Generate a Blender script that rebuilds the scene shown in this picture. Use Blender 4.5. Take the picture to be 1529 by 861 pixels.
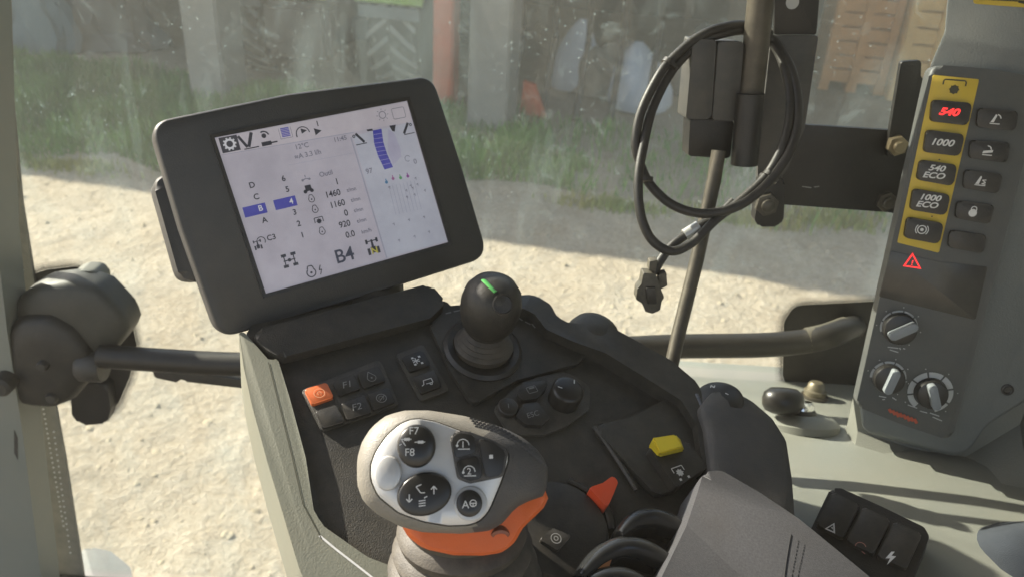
import bpy, bmesh, math, random
from mathutils import Vector, Matrix, noise
random.seed(7)
for o in list(bpy.data.objects): bpy.data.objects.remove(o)
sc = bpy.context.scene
COL = sc.collection
rad = math.radians
V = Vector

# ------------------------------------------------------------------ camera
FPX, CX, CY = 1200.0, 764.5, 430.5          # focal length and centre in photo pixels
PITCH, ROLL = rad(28), rad(3.5)
C = V((0, 0, 2.35))
U0 = V((0, math.sin(PITCH), math.cos(PITCH)))
F = V((0, math.cos(PITCH), -math.sin(PITCH)))
R = math.cos(ROLL) * V((1, 0, 0)) + math.sin(ROLL) * U0
U = -math.sin(ROLL) * V((1, 0, 0)) + math.cos(ROLL) * U0
cd = bpy.data.cameras.new('camera'); cam = bpy.data.objects.new('camera', cd); COL.objects.link(cam)
cam.matrix_world = Matrix(((R.x, U.x, -F.x, C.x), (R.y, U.y, -F.y, C.y), (R.z, U.z, -F.z, C.z), (0, 0, 0, 1)))
cd.sensor_width = 36; cd.lens = 36 * FPX / 1529; cd.clip_start = .02; cd.clip_end = 2000
cd.dof.use_dof = True; cd.dof.focus_distance = .60; cd.dof.aperture_fstop = 10.5
sc.camera = cam

# ------------------------------------------------------------------ sky, sun, exposure
SUN = V((-.76, .38, .475)).normalized()
w = bpy.data.worlds.new('World'); sc.world = w; w.use_nodes = True
nt = w.node_tree; nt.nodes.clear()
sky = nt.nodes.new('ShaderNodeTexSky'); sky.sky_type = 'NISHITA'; sky.sun_disc = False
sky.sun_elevation = math.asin(SUN.z); sky.sun_rotation = math.atan2(SUN.x, SUN.y)
sky.dust_density = 2.0
bg = nt.nodes.new('ShaderNodeBackground'); bg.inputs[1].default_value = .10
ow = nt.nodes.new('ShaderNodeOutputWorld')
nt.links.new(sky.outputs[0], bg.inputs[0]); nt.links.new(bg.outputs[0], ow.inputs[0])
sd = bpy.data.lights.new('sun', 'SUN'); sd.energy = 5.0; sd.angle = rad(.53); sd.color = (1, .925, .79)
so = bpy.data.objects.new('sun', sd); COL.objects.link(so)
so.rotation_euler = SUN.to_track_quat('Z', 'Y').to_euler(); so.location = SUN * 50
sc.view_settings.view_transform = 'Standard'; sc.view_settings.look = 'None'
sc.view_settings.exposure = 1.6; sc.view_settings.gamma = 1

# ------------------------------------------------------------------ pixel geometry helpers
def ray(x, y): return R * ((x - CX) / FPX) + U * ((CY - y) / FPX) + F
def P(x, y, d): return C + ray(x, y) * d
class Plane:
    def __init__(s, o, u, v):
        s.o = V(o); s.u = V(u).normalized(); n = s.u.cross(V(v)).normalized(); s.n = n; s.v = n.cross(s.u)
    def hit(s, x, y):
        r = ray(x, y); return C + r * ((s.o - C).dot(s.n) / r.dot(s.n))
    def loc(s, x, y):
        q = s.hit(x, y) - s.o; return (q.dot(s.u), q.dot(s.v))
    def locs(s, pts): return [s.loc(*p) for p in pts]
    def pt(s, a, b, h=0.): return s.o + s.u * a + s.v * b + s.n * h
    def off(s, h): return Plane(s.o + s.n * h, s.u, s.v)
def frame_px(x, y, d, ui, gu, vi, gv):
    X, Y = (x - CX) / FPX, (CY - y) / FPX
    u = R * (ui[0] + X * gu) + U * (ui[1] + Y * gu) + F * gu
    v = R * (vi[0] + X * gv) + U * (vi[1] + Y * gv) + F * gv
    return Plane(P(x, y, d), u, v)
def cv(pts, s, ox, oy): return [(x / s + ox, y / s + oy) for x, y in pts]

# ------------------------------------------------------------------ materials
MATS = {}
def nodes(name):
    m = bpy.data.materials.new(name); m.use_nodes = True; t = m.node_tree
    return m, t, t.nodes['Principled BSDF']
def mat(name, col=None, rough=.5, var=.15, scale=40., bump=0., bscale=200., metal=0., dust=0., dustcol=(.30, .255, .18), spec=.5, emit=0., coat=0., detail=4.):
    if name in MATS: return MATS[name]
    m, t, b = nodes(name); N = t.nodes.new; L = t.links.new
    co = N('ShaderNodeTexCoord')
    n1 = N('ShaderNodeTexNoise'); n1.inputs['Scale'].default_value = scale; n1.inputs['Detail'].default_value = detail
    L(co.outputs['Object'], n1.inputs['Vector'])
    mx = N('ShaderNodeMix'); mx.data_type = 'RGBA'
    mx.inputs['A'].default_value = (*[c * (1 - var) for c in col], 1); mx.inputs['B'].default_value = (*[min(1, c * (1 + var)) for c in col], 1)
    L(n1.outputs['Fac'], mx.inputs['Factor'])
    out = mx.outputs['Result']
    rr = N('ShaderNodeMapRange'); rr.inputs[3].default_value = max(.03, rough - .1); rr.inputs[4].default_value = min(1, rough + .12)
    L(n1.outputs['Fac'], rr.inputs[0])
    if dust > 0:
        n2 = N('ShaderNodeTexNoise'); n2.inputs['Scale'].default_value = scale * .6; n2.inputs['Detail'].default_value = 8; n2.inputs['Roughness'].default_value = .7
        L(co.outputs['Object'], n2.inputs['Vector'])
        mr = N('ShaderNodeMapRange'); mr.inputs[1].default_value = .30; mr.inputs[2].default_value = .78; mr.inputs[4].default_value = dust
        L(n2.outputs['Fac'], mr.inputs[0])
        m2 = N('ShaderNodeMix'); m2.data_type = 'RGBA'; m2.inputs['B'].default_value = (*dustcol, 1)
        L(mr.outputs[0], m2.inputs['Factor']); L(out, m2.inputs['A']); out = m2.outputs['Result']
    L(out, b.inputs['Base Color']); L(rr.outputs[0], b.inputs['Roughness'])
    b.inputs['Metallic'].default_value = metal; b.inputs['Specular IOR Level'].default_value = spec
    b.inputs['Coat Weight'].default_value = coat
    if emit: b.inputs['Emission Color'].default_value = (*col, 1); b.inputs['Emission Strength'].default_value = emit
    if bump:
        n3 = N('ShaderNodeTexNoise'); n3.inputs['Scale'].default_value = bscale; n3.inputs['Detail'].default_value = 3
        L(co.outputs['Object'], n3.inputs['Vector'])
        bp = N('ShaderNodeBump'); bp.inputs['Strength'].default_value = bump; bp.inputs['Distance'].default_value = .002
        L(n3.outputs['Fac'], bp.inputs['Height']); L(bp.outputs[0], b.inputs['Normal'])
    MATS[name] = m; return m
BLACK = mat('black_plastic', (.020, .020, .018), .50, .3, 60, .25, 900, dust=.15)
BLACK2 = mat('button_black', (.013, .013, .013), .42, .3, 90, .1, 700, dust=.12)
GLOSS = mat('gloss_black', (.012, .012, .012), .32, .3, 40, dust=.05)
BEZEL = mat('monitor_plastic', (.029, .031, .032), .46, .2, 30, .2, 1100, dust=.08)
CREAM = mat('cream_plastic', (.175, .182, .160), .50, .08, 18, .15, 700, dust=.22, dustcol=(.28, .24, .17))
GREEN_GREY = mat('pillar_plastic', (.118, .134, .136), .52, .08, 15, .15, 700, dust=.2)
PANEL = mat('panel_plastic', (.062, .068, .068), .5, .15, 40, .1, 900, dust=.12)
SMOKE = mat('smoked_window', (.02, .021, .021), .2, .2, 30, dust=.15)
YELLOW = mat('yellow_plastic', (.56, .40, .035), .5, .12, 60, dust=.2)
ORANGE = mat('orange_plastic', (.70, .13, .022), .42, .1, 60, .08, 900, dust=.12)
ORANGE2 = mat('orange_button', (.62, .13, .03), .45, .1, 60, dust=.15)
RED = mat('red_plastic', (.70, .07, .015), .42, .1, 60, dust=.1)
SILVER = mat('silver_paint', (.60, .60, .59), .36, .05, 30, .05, 1500, metal=.35, dust=.12)
SILVER2 = mat('silver_button', (.52, .52, .51), .38, .05, 30, metal=.3, dust=.1)
GRIP_LIT = mat('grip_plastic_sunlit', (.19, .18, .155), .5, .15, 60, .3, 1000, dust=.25)  # shell colour lightened to carry the sun on its upper left rim
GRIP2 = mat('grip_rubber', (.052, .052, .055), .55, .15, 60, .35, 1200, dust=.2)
RUBBER = mat('boot_rubber', (.022, .020, .018), .6, .2, 60, .2, 800, dust=.32)
INK = mat('white_print', (.62, .62, .60), .6, .1, 200)
INKD = mat('faded_print', (.22, .22, .21), .6, .2, 300)
DARKINK = mat('dark_print', (.05, .05, .03), .6, .1, 200)
LIT = mat('red_backlit', (1, .03, .03), .5, 0, 10, emit=.45)
GREENP = mat('green_print', (.10, .42, .10), .5, .1, 100)
STEEL = mat('dull_steel', (.055, .049, .039), .48, .25, 50, .1, 500, metal=.4, dust=.25)
BOLT = mat('zinc_bolt', (.26, .21, .13), .35, .2, 60, metal=.8, dust=.2)
PAINTB = mat('black_powder_coat', (.008, .008, .008), .45, .3, 50, .2, 900, dust=.04)
GREYBOX = mat('grey_box_plastic', (.045, .046, .046), .5, .12, 60, .1, 900, dust=.15)
CABLE = mat('cable_sheath', (.012, .012, .012), .5, .25, 90, .1, 800, dust=.10)
SLEEVE = mat('silver_sleeve', (.5, .5, .48), .35, .1, 100, metal=.4)
PLUG = mat('plug_plastic', (.045, .042, .033), .6, .2, 90, dust=.4)
CHROME = mat('chrome', (.75, .75, .74), .14, .05, 50, metal=1.)
FRIT = mat('black_frit', (.012, .012, .011), .5, .2, 30, dust=.1)

# ------------------------------------------------------------------ mesh helpers
def rounded(pts, r, n=5):
    out = []; N = len(pts); rs = r if isinstance(r, (list, tuple)) else [r] * N
    for i in range(N):
        p0, p, p1 = V((*pts[i - 1], 0)), V((*pts[i], 0)), V((*pts[(i + 1) % N], 0))
        a, b = (p0 - p), (p1 - p); la, lb = a.length, b.length
        if la < 1e-7 or lb < 1e-7: continue
        a /= la; b /= lb; rr = rs[i]
        ang = a.angle(b, math.pi)
        if rr <= 0 or ang > 3.08: out.append((p.x, p.y)); continue
        t = min(rr / math.tan(ang / 2), .48 * la, .48 * lb)
        for k in range(n + 1):
            s = k / n; q = (p + a * t) * (1 - s) ** 2 + p * 2 * s * (1 - s) + (p + b * t) * s ** 2
            out.append((q.x, q.y))
    return out
def area(pts): return sum(pts[i - 1][0] * pts[i][1] - pts[i][0] * pts[i - 1][1] for i in range(len(pts))) / 2
def prism(pl, pts, h0, h1, bev=0., seg=2, bm=None):
    """outline (local coords) extruded from h0 to h1 with a bevelled top edge"""
    bm = bm or bmesh.new()
    if area(pts) < 0: pts = pts[::-1]
    lo = [bm.verts.new(pl.pt(a, b, h0)) for a, b in pts]; hi = [bm.verts.new(pl.pt(a, b, h1)) for a, b in pts]
    n = len(pts)
    top = bm.faces.new(hi); bm.faces.new(lo[::-1])
    for i in range(n): bm.faces.new((lo[i - 1], lo[i], hi[i], hi[i - 1]))
    if bev: bmesh.ops.bevel(bm, geom=list(top.edges), offset=bev, segments=seg, affect='EDGES', profile=.6, clamp_overlap=True)
    return bm
def loft(loops, cap0=True, cap1=True, bm=None, closed=True):
    bm = bm or bmesh.new(); rows = [[bm.verts.new(p) for p in l] for l in loops]; n = len(rows[0])
    for a, b in zip(rows, rows[1:]):
        for i in range(n if closed else n - 1):
            j = (i + 1) % n; bm.faces.new((a[i], a[j], b[j], b[i]))
    if cap0: bm.faces.new(rows[0][::-1])
    if cap1: bm.faces.new(rows[-1])
    return bm
def spline(pts, n=8, closed=False):
    out = []; N = len(pts)
    for i in range(N if closed else N - 1):
        g = lambda k: V(pts[k % N]) if closed else V(pts[max(0, min(N - 1, k))])
        a, b, c, d = g(i - 1), g(i), g(i + 1), g(i + 2)
        for k in range(n):
            t = k / n
            out.append(.5 * (2 * b + (c - a) * t + (2 * a - 5 * b + 4 * c - d) * t * t + (3 * b - a - 3 * c + d) * t ** 3))
    if not closed: out.append(V(pts[-1]))
    return out
def tube(pts, r, n=10, bm=None, flat=1., up=None):
    up = up or V((.13, .2, .97)); loops = []
    for i, p in enumerate(pts):
        t = (pts[min(i + 1, len(pts) - 1)] - pts[max(i - 1, 0)]).normalized()
        a = t.cross(up).normalized(); b = a.cross(t)
        rr = r(i / (len(pts) - 1)) if callable(r) else r
        loops.append([p + a * rr * math.cos(k * 2 * math.pi / n) + b * rr * flat * math.sin(k * 2 * math.pi / n) for k in range(n)])
    return loft(loops, bm=bm)
def lathe(o, ax, prof, n=32, ref=None, sx=1., bm=None):
    ax = V(ax).normalized(); ref = ref or (V((1, 0, 0)) if abs(ax.x) < .9 else V((0, 1, 0)))
    a = (ref - ax * ref.dot(ax)).normalized(); b = ax.cross(a)
    loops = [[V(o) + ax * h + (a * math.cos(2 * math.pi * k / n) * sx + b * math.sin(2 * math.pi * k / n)) * r for k in range(n)] for r, h in prof]
    return loft(loops, bm=bm)
def box(lo, hi, bm=None, bev=0., M=None):
    bm = bm or bmesh.new()
    r = bmesh.ops.create_cube(bm, size=1); vs = r['verts']
    lo, hi = V(lo), V(hi)
    for q in vs:
        q.co = V(((lo.x + hi.x) / 2 + q.co.x * (hi.x - lo.x), (lo.y + hi.y) / 2 + q.co.y * (hi.y - lo.y), (lo.z + hi.z) / 2 + q.co.z * (hi.z - lo.z)))
        if M: q.co = M @ q.co
    if bev: bmesh.ops.bevel(bm, geom=list({e for q in vs for e in q.link_edges}), offset=bev, segments=2, affect='EDGES')
    return bm
def polar(outline, c, n):
    """radius of a star-shaped outline round c at n angles"""
    out = []
    for k in range(n):
        th = 2 * math.pi * k / n; dx, dy = math.cos(th), math.sin(th); best = 0
        for i in range(len(outline)):
            x1, y1 = outline[i - 1][0] - c[0], outline[i - 1][1] - c[1]; x2, y2 = outline[i][0] - c[0], outline[i][1] - c[1]
            den = dx * (y2 - y1) - dy * (x2 - x1)
            if abs(den) < 1e-12: continue
            t = (x1 * (y2 - y1) - y1 * (x2 - x1)) / den; s = (x1 * dy - y1 * dx) / den
            if t > 0 and -1e-6 <= s <= 1 + 1e-6: best = max(best, t)
        out.append(best)
    return out

def obj(name, bm, m, parent=None, smooth=40):
    if isinstance(bm, bpy.types.Mesh): me = bm
    else:
        bmesh.ops.recalc_face_normals(bm, faces=bm.faces)
        me = bpy.data.meshes.new(name); bm.to_mesh(me); bm.free()
    o = bpy.data.objects.new(name, me); COL.objects.link(o)
    root = parent
    while root is not None and root.parent is not None: root = root.parent
    base = root.location.copy() if root is not None else V((0, 0, 0))
    if parent is None:
        zs = [q.co for q in me.vertices]
        base = V(((min(p.x for p in zs) + max(p.x for p in zs)) / 2, (min(p.y for p in zs) + max(p.y for p in zs)) / 2, min(p.z for p in zs)))
        o.location = base
    for q in me.vertices: q.co = q.co - base
    if parent is not None: o.parent = parent
    if m: me.materials.append(m)
    if smooth:
        me.shade_smooth(); me.set_sharp_from_angle(angle=rad(smooth))
    return o
def tag(o, label, cat, group=None, kind=None):
    o['label'] = label
    if cat: o['category'] = cat
    if group: o['group'] = group
    if kind: o['kind'] = kind
    return o
def thing(name, label, cat, loc, group=None):
    o = bpy.data.objects.new(name, None); COL.objects.link(o); o.location = loc; o.empty_display_size = .05
    return tag(o, label, cat, group)

# flat printing (icons, lines): thin sheets just above a plane
class Ink:
    def __init__(s, pl, h=.0004): s.pl = pl; s.h = h; s.bm = bmesh.new()
    def poly(s, pts):
        if area(pts) < 0: pts = pts[::-1]
        s.bm.faces.new([s.bm.verts.new(s.pl.pt(a, b, s.h)) for a, b in pts]); return s
    def polypx(s, pts): return s.poly(s.pl.locs(pts))
    def line(s, p, q, wd):
        d = V((q[0] - p[0], q[1] - p[1])); l = d.length or 1e-9; nx, ny = -d.y / l * wd / 2, d.x / l * wd / 2
        return s.poly([(p[0] + nx, p[1] + ny), (p[0] - nx, p[1] - ny), (q[0] - nx, q[1] - ny), (q[0] + nx, q[1] + ny)])
    def path(s, pts, wd):
        for a, b in zip(pts, pts[1:]): s.line(a, b, wd)
        return s
    def ring(s, c, r0, r1, a0=0, a1=360, n=20):
        for k in range(n):
            t0, t1 = rad(a0 + (a1 - a0) * k / n), rad(a0 + (a1 - a0) * (k + 1) / n)
            f = lambda r, t: (c[0] + r * math.cos(t), c[1] + r * math.sin(t))
            if r0 > 0: s.poly([f(r0, t0), f(r1, t0), f(r1, t1), f(r0, t1)])
            else: s.poly([c, f(r1, t0), f(r1, t1)])
        return s
    def done(s, name, m, parent): return obj(name, s.bm, m, parent, smooth=0)
def text(pl, s, c, size, m, parent, h=.0004, shear=0., name='lettering', rot=0., squeeze=1., bold=0.):
    cu = bpy.data.curves.new('t', 'FONT'); cu.body = s; cu.size = size; cu.shear = shear; cu.align_x = 'CENTER'; cu.align_y = 'CENTER'; cu.offset = bold
    to = bpy.data.objects.new('t', cu); me = bpy.data.meshes.new_from_object(to)
    bpy.data.objects.remove(to); bpy.data.curves.remove(cu)
    ca, sa = math.cos(rot), math.sin(rot)
    for q in me.vertices:
        x, y = q.co.x * squeeze, q.co.y
        q.co = pl.pt(c[0] + x * ca - y * sa, c[1] + x * sa + y * ca, h)
    me.name = name
    return obj(name, me, m, parent, smooth=0)
def button(pl, px, h, m, parent, r=.003, bev=.0012, name='button', base=-.002):
    return obj(name, prism(pl, rounded(pl.locs(px), r, 4), base, h, bev), m, parent)
def ctr(px): return (sum(p[0] for p in px) / len(px), sum(p[1] for p in px) / len(px))
# ================================================================== OUTSIDE
def gz(x, y):
    p = V((x, y, 0))
    return .035 * noise.noise(p * .7) + .014 * noise.noise(p * 3.1) + .010 * noise.noise(p * 9.) + .006 * noise.noise(p * 20.)
def axis(lo, hi, fl, fh, step):
    a = []; x = fl
    while x > lo: a.append(x); x -= max(step, (fl - x) * .5 + step)
    a.append(lo); a = a[::-1]; x = fl + step
    while x < fh: a.append(x); x += step
    while x < hi: a.append(x); x += max(step, (x - fh) * .5 + step)
    a.append(hi); return a
xs = axis(-70, 70, -4.2, 3.2, .035); ys = axis(-50, 70, 1.4, 6.2, .035)
bm = bmesh.new(); rows = []
for y in ys: rows.append([bm.verts.new((x, y, gz(x, y) - .03)) for x in xs])
for a, b in zip(rows, rows[1:]):
    for i in range(len(xs) - 1): bm.faces.new((a[i], a[i + 1], b[i + 1], b[i]))
m, t, b = nodes('dry_dirt'); N = t.nodes.new; L = t.links.new
co = N('ShaderNodeTexCoord'); n1 = N('ShaderNodeTexNoise'); n1.inputs['Scale'].default_value = 1.3; n1.inputs['Detail'].default_value = 9; n1.inputs['Roughness'].default_value = .68
n2 = N('ShaderNodeTexNoise'); n2.inputs['Scale'].default_value = 26; n2.inputs['Detail'].default_value = 8; n2.inputs['Roughness'].default_value = .7
L(co.outputs['Object'], n1.inputs['Vector']); L(co.outputs['Object'], n2.inputs['Vector'])
cr = N('ShaderNodeValToRGB'); cr.color_ramp.elements[0].position = .36; cr.color_ramp.elements[1].position = .64
cr.color_ramp.elements[0].color = (.48, .405, .305, 1); cr.color_ramp.elements[1].color = (.58, .51, .405, 1)
cr2 = N('ShaderNodeValToRGB'); cr2.color_ramp.elements[0].position = .34; cr2.color_ramp.elements[1].position = .60
cr2.color_ramp.elements[0].color = (.74, .72, .68, 1); cr2.color_ramp.elements[1].color = (1, 1, 1, 1)
mm = N('ShaderNodeMix'); mm.data_type = 'RGBA'; mm.blend_type = 'MULTIPLY'; mm.inputs['Factor'].default_value = 1
L(n1.outputs['Fac'], cr.inputs[0]); L(n2.outputs['Fac'], cr2.inputs[0]); L(cr.outputs[0], mm.inputs['A']); L(cr2.outputs[0], mm.inputs['B'])
L(mm.outputs['Result'], b.inputs['Base Color']); b.inputs['Roughness'].default_value = .95; b.inputs['Specular IOR Level'].default_value = .15
bp = N('ShaderNodeBump'); bp.inputs['Strength'].default_value = 1.; bp.inputs['Distance'].default_value = .035
L(n2.outputs['Fac'], bp.inputs['Height']); L(bp.outputs[0], b.inputs['Normal'])
DIRT = m
tag(obj('ground', bm, DIRT, smooth=180), 'dry pale beige dirt farmyard ground', None, kind='structure')

# clods and pebbles: nobody could count them
bm = bmesh.new()
for k in range(3600):
    x, y = random.uniform(-4.2, 3.0), random.uniform(1.5, 7.0); s = random.choice((.005, .007, .009, .012, .018)) * random.uniform(.7, 1.3)
    z = gz(x, y) - .03; rz = random.uniform(0, 6.3)
    vs = []
    for i, (a, bb, c) in enumerate(((1, 0, 0), (.3, .95, 0), (-.8, .6, 0), (-.8, -.6, 0), (.3, -.95, 0))):
        q = random.uniform(.75, 1.2) * s; vs.append(bm.verts.new((x + q * (a * math.cos(rz) - bb * math.sin(rz)), y + q * (a * math.sin(rz) + bb * math.cos(rz)), z + random.uniform(-.2, .25) * s)))
    top = bm.verts.new((x + random.uniform(-.3, .3) * s, y + random.uniform(-.3, .3) * s, z + s * random.uniform(.45, .8)))
    for i in range(5): bm.faces.new((vs[i - 1], vs[i], top))
tag(obj('pebbles', bm, mat('clod', (.46, .39, .28), .95, .3, 3., spec=.1), smooth=60), 'small clods and pebbles scattered on the dirt', 'pebbles', kind='stuff')

# barn frame: its front runs parallel to the edge of its shadow
ANG = rad(-11); E1 = V((math.cos(ANG), math.sin(ANG), 0)); E2 = V((-math.sin(ANG), math.cos(ANG), 0))
def GP(px, py): r = ray(px, py); return C + r * (-C.z / r.z)
B0 = GP(733, 190)                                    # foot of the pale post
MB = Matrix(((E1.x, E2.x, 0, B0.x), (E1.y, E2.y, 0, B0.y), (0, 0, 1, 0), (0, 0, 0, 1)))
def at_b(px, py, yb):
    """point on the ray at barn depth yb, in barn coordinates"""
    r = ray(px, py); o = C - B0; d0 = o.dot(E2); d1 = r.dot(E2); tt = (yb - d0) / d1; q = o + r * tt
    return (q.dot(E1), yb, C.z + r.z * tt)
CONC = mat('pale_concrete', (.24, .24, .22), .85, .2, 4., .4, 60, dust=.3)
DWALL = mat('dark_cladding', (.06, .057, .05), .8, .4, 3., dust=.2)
ROOFM = mat('roof_sheet', (.20, .20, .19), .6, .2, 3.)
barn = thing('barn', 'dark open fronted farm shed standing behind the grass strip', 'barn', MB @ V((0, 0, 0)))
for px in (332, 733):
    bx_, _, _ = at_b(px, 190, 0)
    obj('post', box((bx_ - .20, -.2, -.1), (bx_ + .20, .28, 3.45), M=MB, bev=.02), CONC, barn)
for xx in (-9.5, 4.9, 9.7):
    obj('post', box((xx - .24, -.2, -.1), (xx + .24, .28, 3.45), M=MB, bev=.02), CONC, barn)
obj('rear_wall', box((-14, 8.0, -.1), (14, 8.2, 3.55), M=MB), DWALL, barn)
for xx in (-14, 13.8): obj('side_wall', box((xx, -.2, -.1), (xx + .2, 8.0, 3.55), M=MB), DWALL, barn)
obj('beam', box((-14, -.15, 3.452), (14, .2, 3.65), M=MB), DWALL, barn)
rf = bmesh.new()
for (y0, z0, y1, z1) in ((-.75, 3.45, 3.9, 4.05), (3.9, 4.05, 8.6, 3.4)):
    vs = [rf.verts.new(MB @ V(p)) for p in ((-14.4, y0, z0 + .3), (14.4, y0, z0 + .3), (14.4, y1, z1 + .3), (-14.4, y1, z1 + .3), (-14.4, y0, z0 + .22), (14.4, y0, z0 + .22), (14.4, y1, z1 + .22), (-14.4, y1, z1 + .22))]
    for f in ((0, 1, 2, 3), (7, 6, 5, 4), (0, 4, 5, 1), (1, 5, 6, 2), (2, 6, 7, 3), (3, 7, 4, 0)): rf.faces.new([vs[i] for i in f])
obj('roof', rf, ROOFM, barn)

# grass strip in front of the shed
def grass(name, label, n, area_fn, hmin, hmax, cols):
    vs, fs = [], []
    for k in range(n):
        x, y = area_fn(); q = MB @ V((x, y, 0)); z = gz(q.x, q.y) - .03
        h = random.uniform(hmin, hmax) * (.55 + .9 * abs(noise.noise(V((x, y, 3)) * 1.3))); a = random.uniform(0, 6.3); ww = random.uniform(.004, .009)
        l = random.uniform(.1, .5) * h; b_ = random.uniform(0, 6.3); i = len(vs); dx, dy = math.cos(a) * ww, math.sin(a) * ww
        vs += [(q.x - dx, q.y - dy, z), (q.x + dx, q.y + dy, z), (q.x + dx * .7 + math.cos(b_) * l * .4, q.y + dy * .7 + math.sin(b_) * l * .4, z + h * .6), (q.x + math.cos(b_) * l, q.y + math.sin(b_) * l, z + h)]
        fs += [(i, i + 1, i + 2), (i, i + 2, i + 3)]
    me = bpy.data.meshes.new(name); me.from_pydata(vs, [], fs)
    m, t, b = nodes(name + '_leaf'); N = t.nodes.new; L = t.links.new
    co = N('ShaderNodeTexCoord'); nn = N('ShaderNodeTexNoise'); nn.inputs['Scale'].default_value = 1.6; nn.inputs['Detail'].default_value = 6
    cr = N('ShaderNodeValToRGB'); cr.color_ramp.elements[0].position = .35; cr.color_ramp.elements[1].position = .65
    cr.color_ramp.elements[0].color = (*cols[0], 1); cr.color_ramp.elements[1].color = (*cols[1], 1)
    L(co.outputs['Object'], nn.inputs['Vector']); L(nn.outputs['Fac'], cr.inputs[0]); L(cr.outputs[0], b.inputs['Base Color']); b.inputs['Roughness'].default_value = .7
    return tag(obj(name, me, m, smooth=0), label, 'grass', kind='stuff')
def strip():
    while True:
        x = random.uniform(-7.5, 6.5); y = random.uniform(-2.6, .5)
        e = -1.35 + .55 * noise.noise(V((x * .9, 0, 5))) + (-.85 if x < -2.0 else -.1)
        if y > e and (x < 1.0 + .5 * noise.noise(V((y * 2, 1, 7))) - .5 * (y + 1) or random.random() < .10): return x, y
grass('grass', 'green grass strip growing in the shade before the shed', 42000, strip, .09, .26, ((.055, .15, .028), (.15, .31, .055)))
def tufts():
    c = random.choice(((-3.9, -2.25), (-3.5, -2.35), (-2.9, -2.3), (2.4, -1.5), (3.1, -1.3), (1.4, -1.6)))
    return random.gauss(c[0], .22), random.gauss(c[1], .07)
grass('dry_grass', 'sparse yellowish grass tufts at the edge of the bare dirt', 3200, tufts, .05, .13, ((.34, .30, .08), (.20, .28, .06)))

# tractor parked in the shed, nose towards us
TYRE = mat('dusty_tyre', (.30, .30, .27), .9, .3, 8., dust=.5, dustcol=(.46, .44, .38))
TYRED = mat('tyre_carcass', (.025, .025, .024), .9, .3, 8., dust=.3)
TGREEN = mat('machine_green', (.30, .48, .05), .4, .1, 6., dust=.3)
TGREY = mat('machine_grey', (.17, .18, .18), .6, .2, 6., dust=.3)
RIMC = mat('rim_paint', (.45, .42, .36), .5, .1, 6., dust=.4)
DARKM = mat('machine_dark', (.03, .03, .03), .6, .2, 6., dust=.2)
def wheel(parent, cx, cy, r, wd):
    """tractor wheel, axle along barn X: tyre with chevron lugs (tread faces us)"""
    o = MB @ V((cx, cy, r)); prof = []
    for a, hh in ((.56, .42), (.62, .48), (.84, .50), (.93, .46), (.965, .30), (.97, 0), (.965, -.30), (.93, -.46), (.84, -.50), (.62, -.48), (.56, -.42)): prof.append((r * a, hh * wd))
    wh = obj('wheel', lathe(o, E1, prof, 40), TYRED, parent); bm = bmesh.new()
    nl = 20
    for k in range(nl):
        for sgn in (-1, 1):
            th = 2 * math.pi * (k + (.5 if sgn > 0 else 0)) / nl; pts = []
            for s in (0, .33, .66, 1):
                a = th + s * .34; xx = sgn * (.02 + s * .49) * wd
                for dt in (-.045, .045):
                    for rr in (.90, 1.0 - .05 * s):
                        aa = a + dt; q = V((xx, r * rr * math.cos(aa), r * rr * math.sin(aa)))
                        pts.append(o + E1 * q.x + E2 * q.y + V((0, 0, q.z)))
            loft([[pts[4 * i], pts[4 * i + 1], pts[4 * i + 3], pts[4 * i + 2]] for i in range(4)], bm=bm)
    obj('tread_lugs', bm, TYRE, wh)['kind'] = 'stuff'
    obj('rim', lathe(o, E1, [(r * .57, .40 * wd), (r * .52, .30 * wd), (r * .2, .1 * wd), (.02, .12 * wd), (.02, -.12 * wd), (r * .2, -.1 * wd), (r * .52, -.3 * wd), (r * .57, -.4 * wd)], 28), RIMC, wh)
TY = 1.15
xl = at_b(400, 100, TY)[0]; xr = at_b(612, 90, TY)[0]; xm = (xl + xr) / 2
trac = thing('parked_tractor', 'green tractor with dusty chevron tyres parked nose out inside the shed', 'tractor', MB @ V((xm, TY + 1, 0)))
for x in (xl, xr):
    wheel(trac, x, TY, .66, .52); wheel(trac, x - .0, TY + 2.5, .88, .58)
    fb = bmesh.new(); ll = []
    for k in range(9):
        a = rad(27 + 133 * k / 8)
        ll.append([MB @ V((x + sx * .36, TY - math.cos(a) * rr_, .66 + math.sin(a) * rr_)) for sx, rr_ in ((-1, .76), (1, .76), (1, .72), (-1, .72))])
    obj('fender', loft(ll, bm=fb), TGREEN, trac)
    obj('fender_flap', box((x - .33, TY - .66, .84), (x + .33, TY - .63, .965), M=MB, bev=.008), mat('flap_grey', (.13, .15, .16), .6, .1, 8, dust=.3), trac)
obj('axle', box((xl, TY - .1, .48), (xr, TY + .1, .72), M=MB, bev=.02), TGREY, trac)
obj('front_weight', box((xm - .36, TY - 1.0, .42), (xm + .36, TY - .6, .98), M=MB, bev=.06), DARKM, trac)
obj('hood', box((xm - .38, TY - .95, 1.0), (xm + .38, TY + 1.5, 1.85), M=MB, bev=.12), TGREEN, trac)
obj('grille', box((xm - .3, TY - .97, 1.05), (xm + .3, TY - .94, 1.7), M=MB, bev=.005), DARKM, trac)
obj('chassis', box((xm - .25, TY - .6, .45), (xm + .25, TY + 2.9, .99), M=MB, bev=.03), DARKM, trac)
obj('cab', box((xm - .75, TY + 1.55, 1.3), (xm + .75, TY + 3.0, 2.9), M=MB, bev=.1), GLOSS, trac)
obj('headlight', lathe(MB @ V((xm + .2, TY - .96, 1.5)), -E2, [(.001, .03), (.06, .025), (.07, 0), (.07, -.02)], 16), SILVER, trac)
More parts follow.
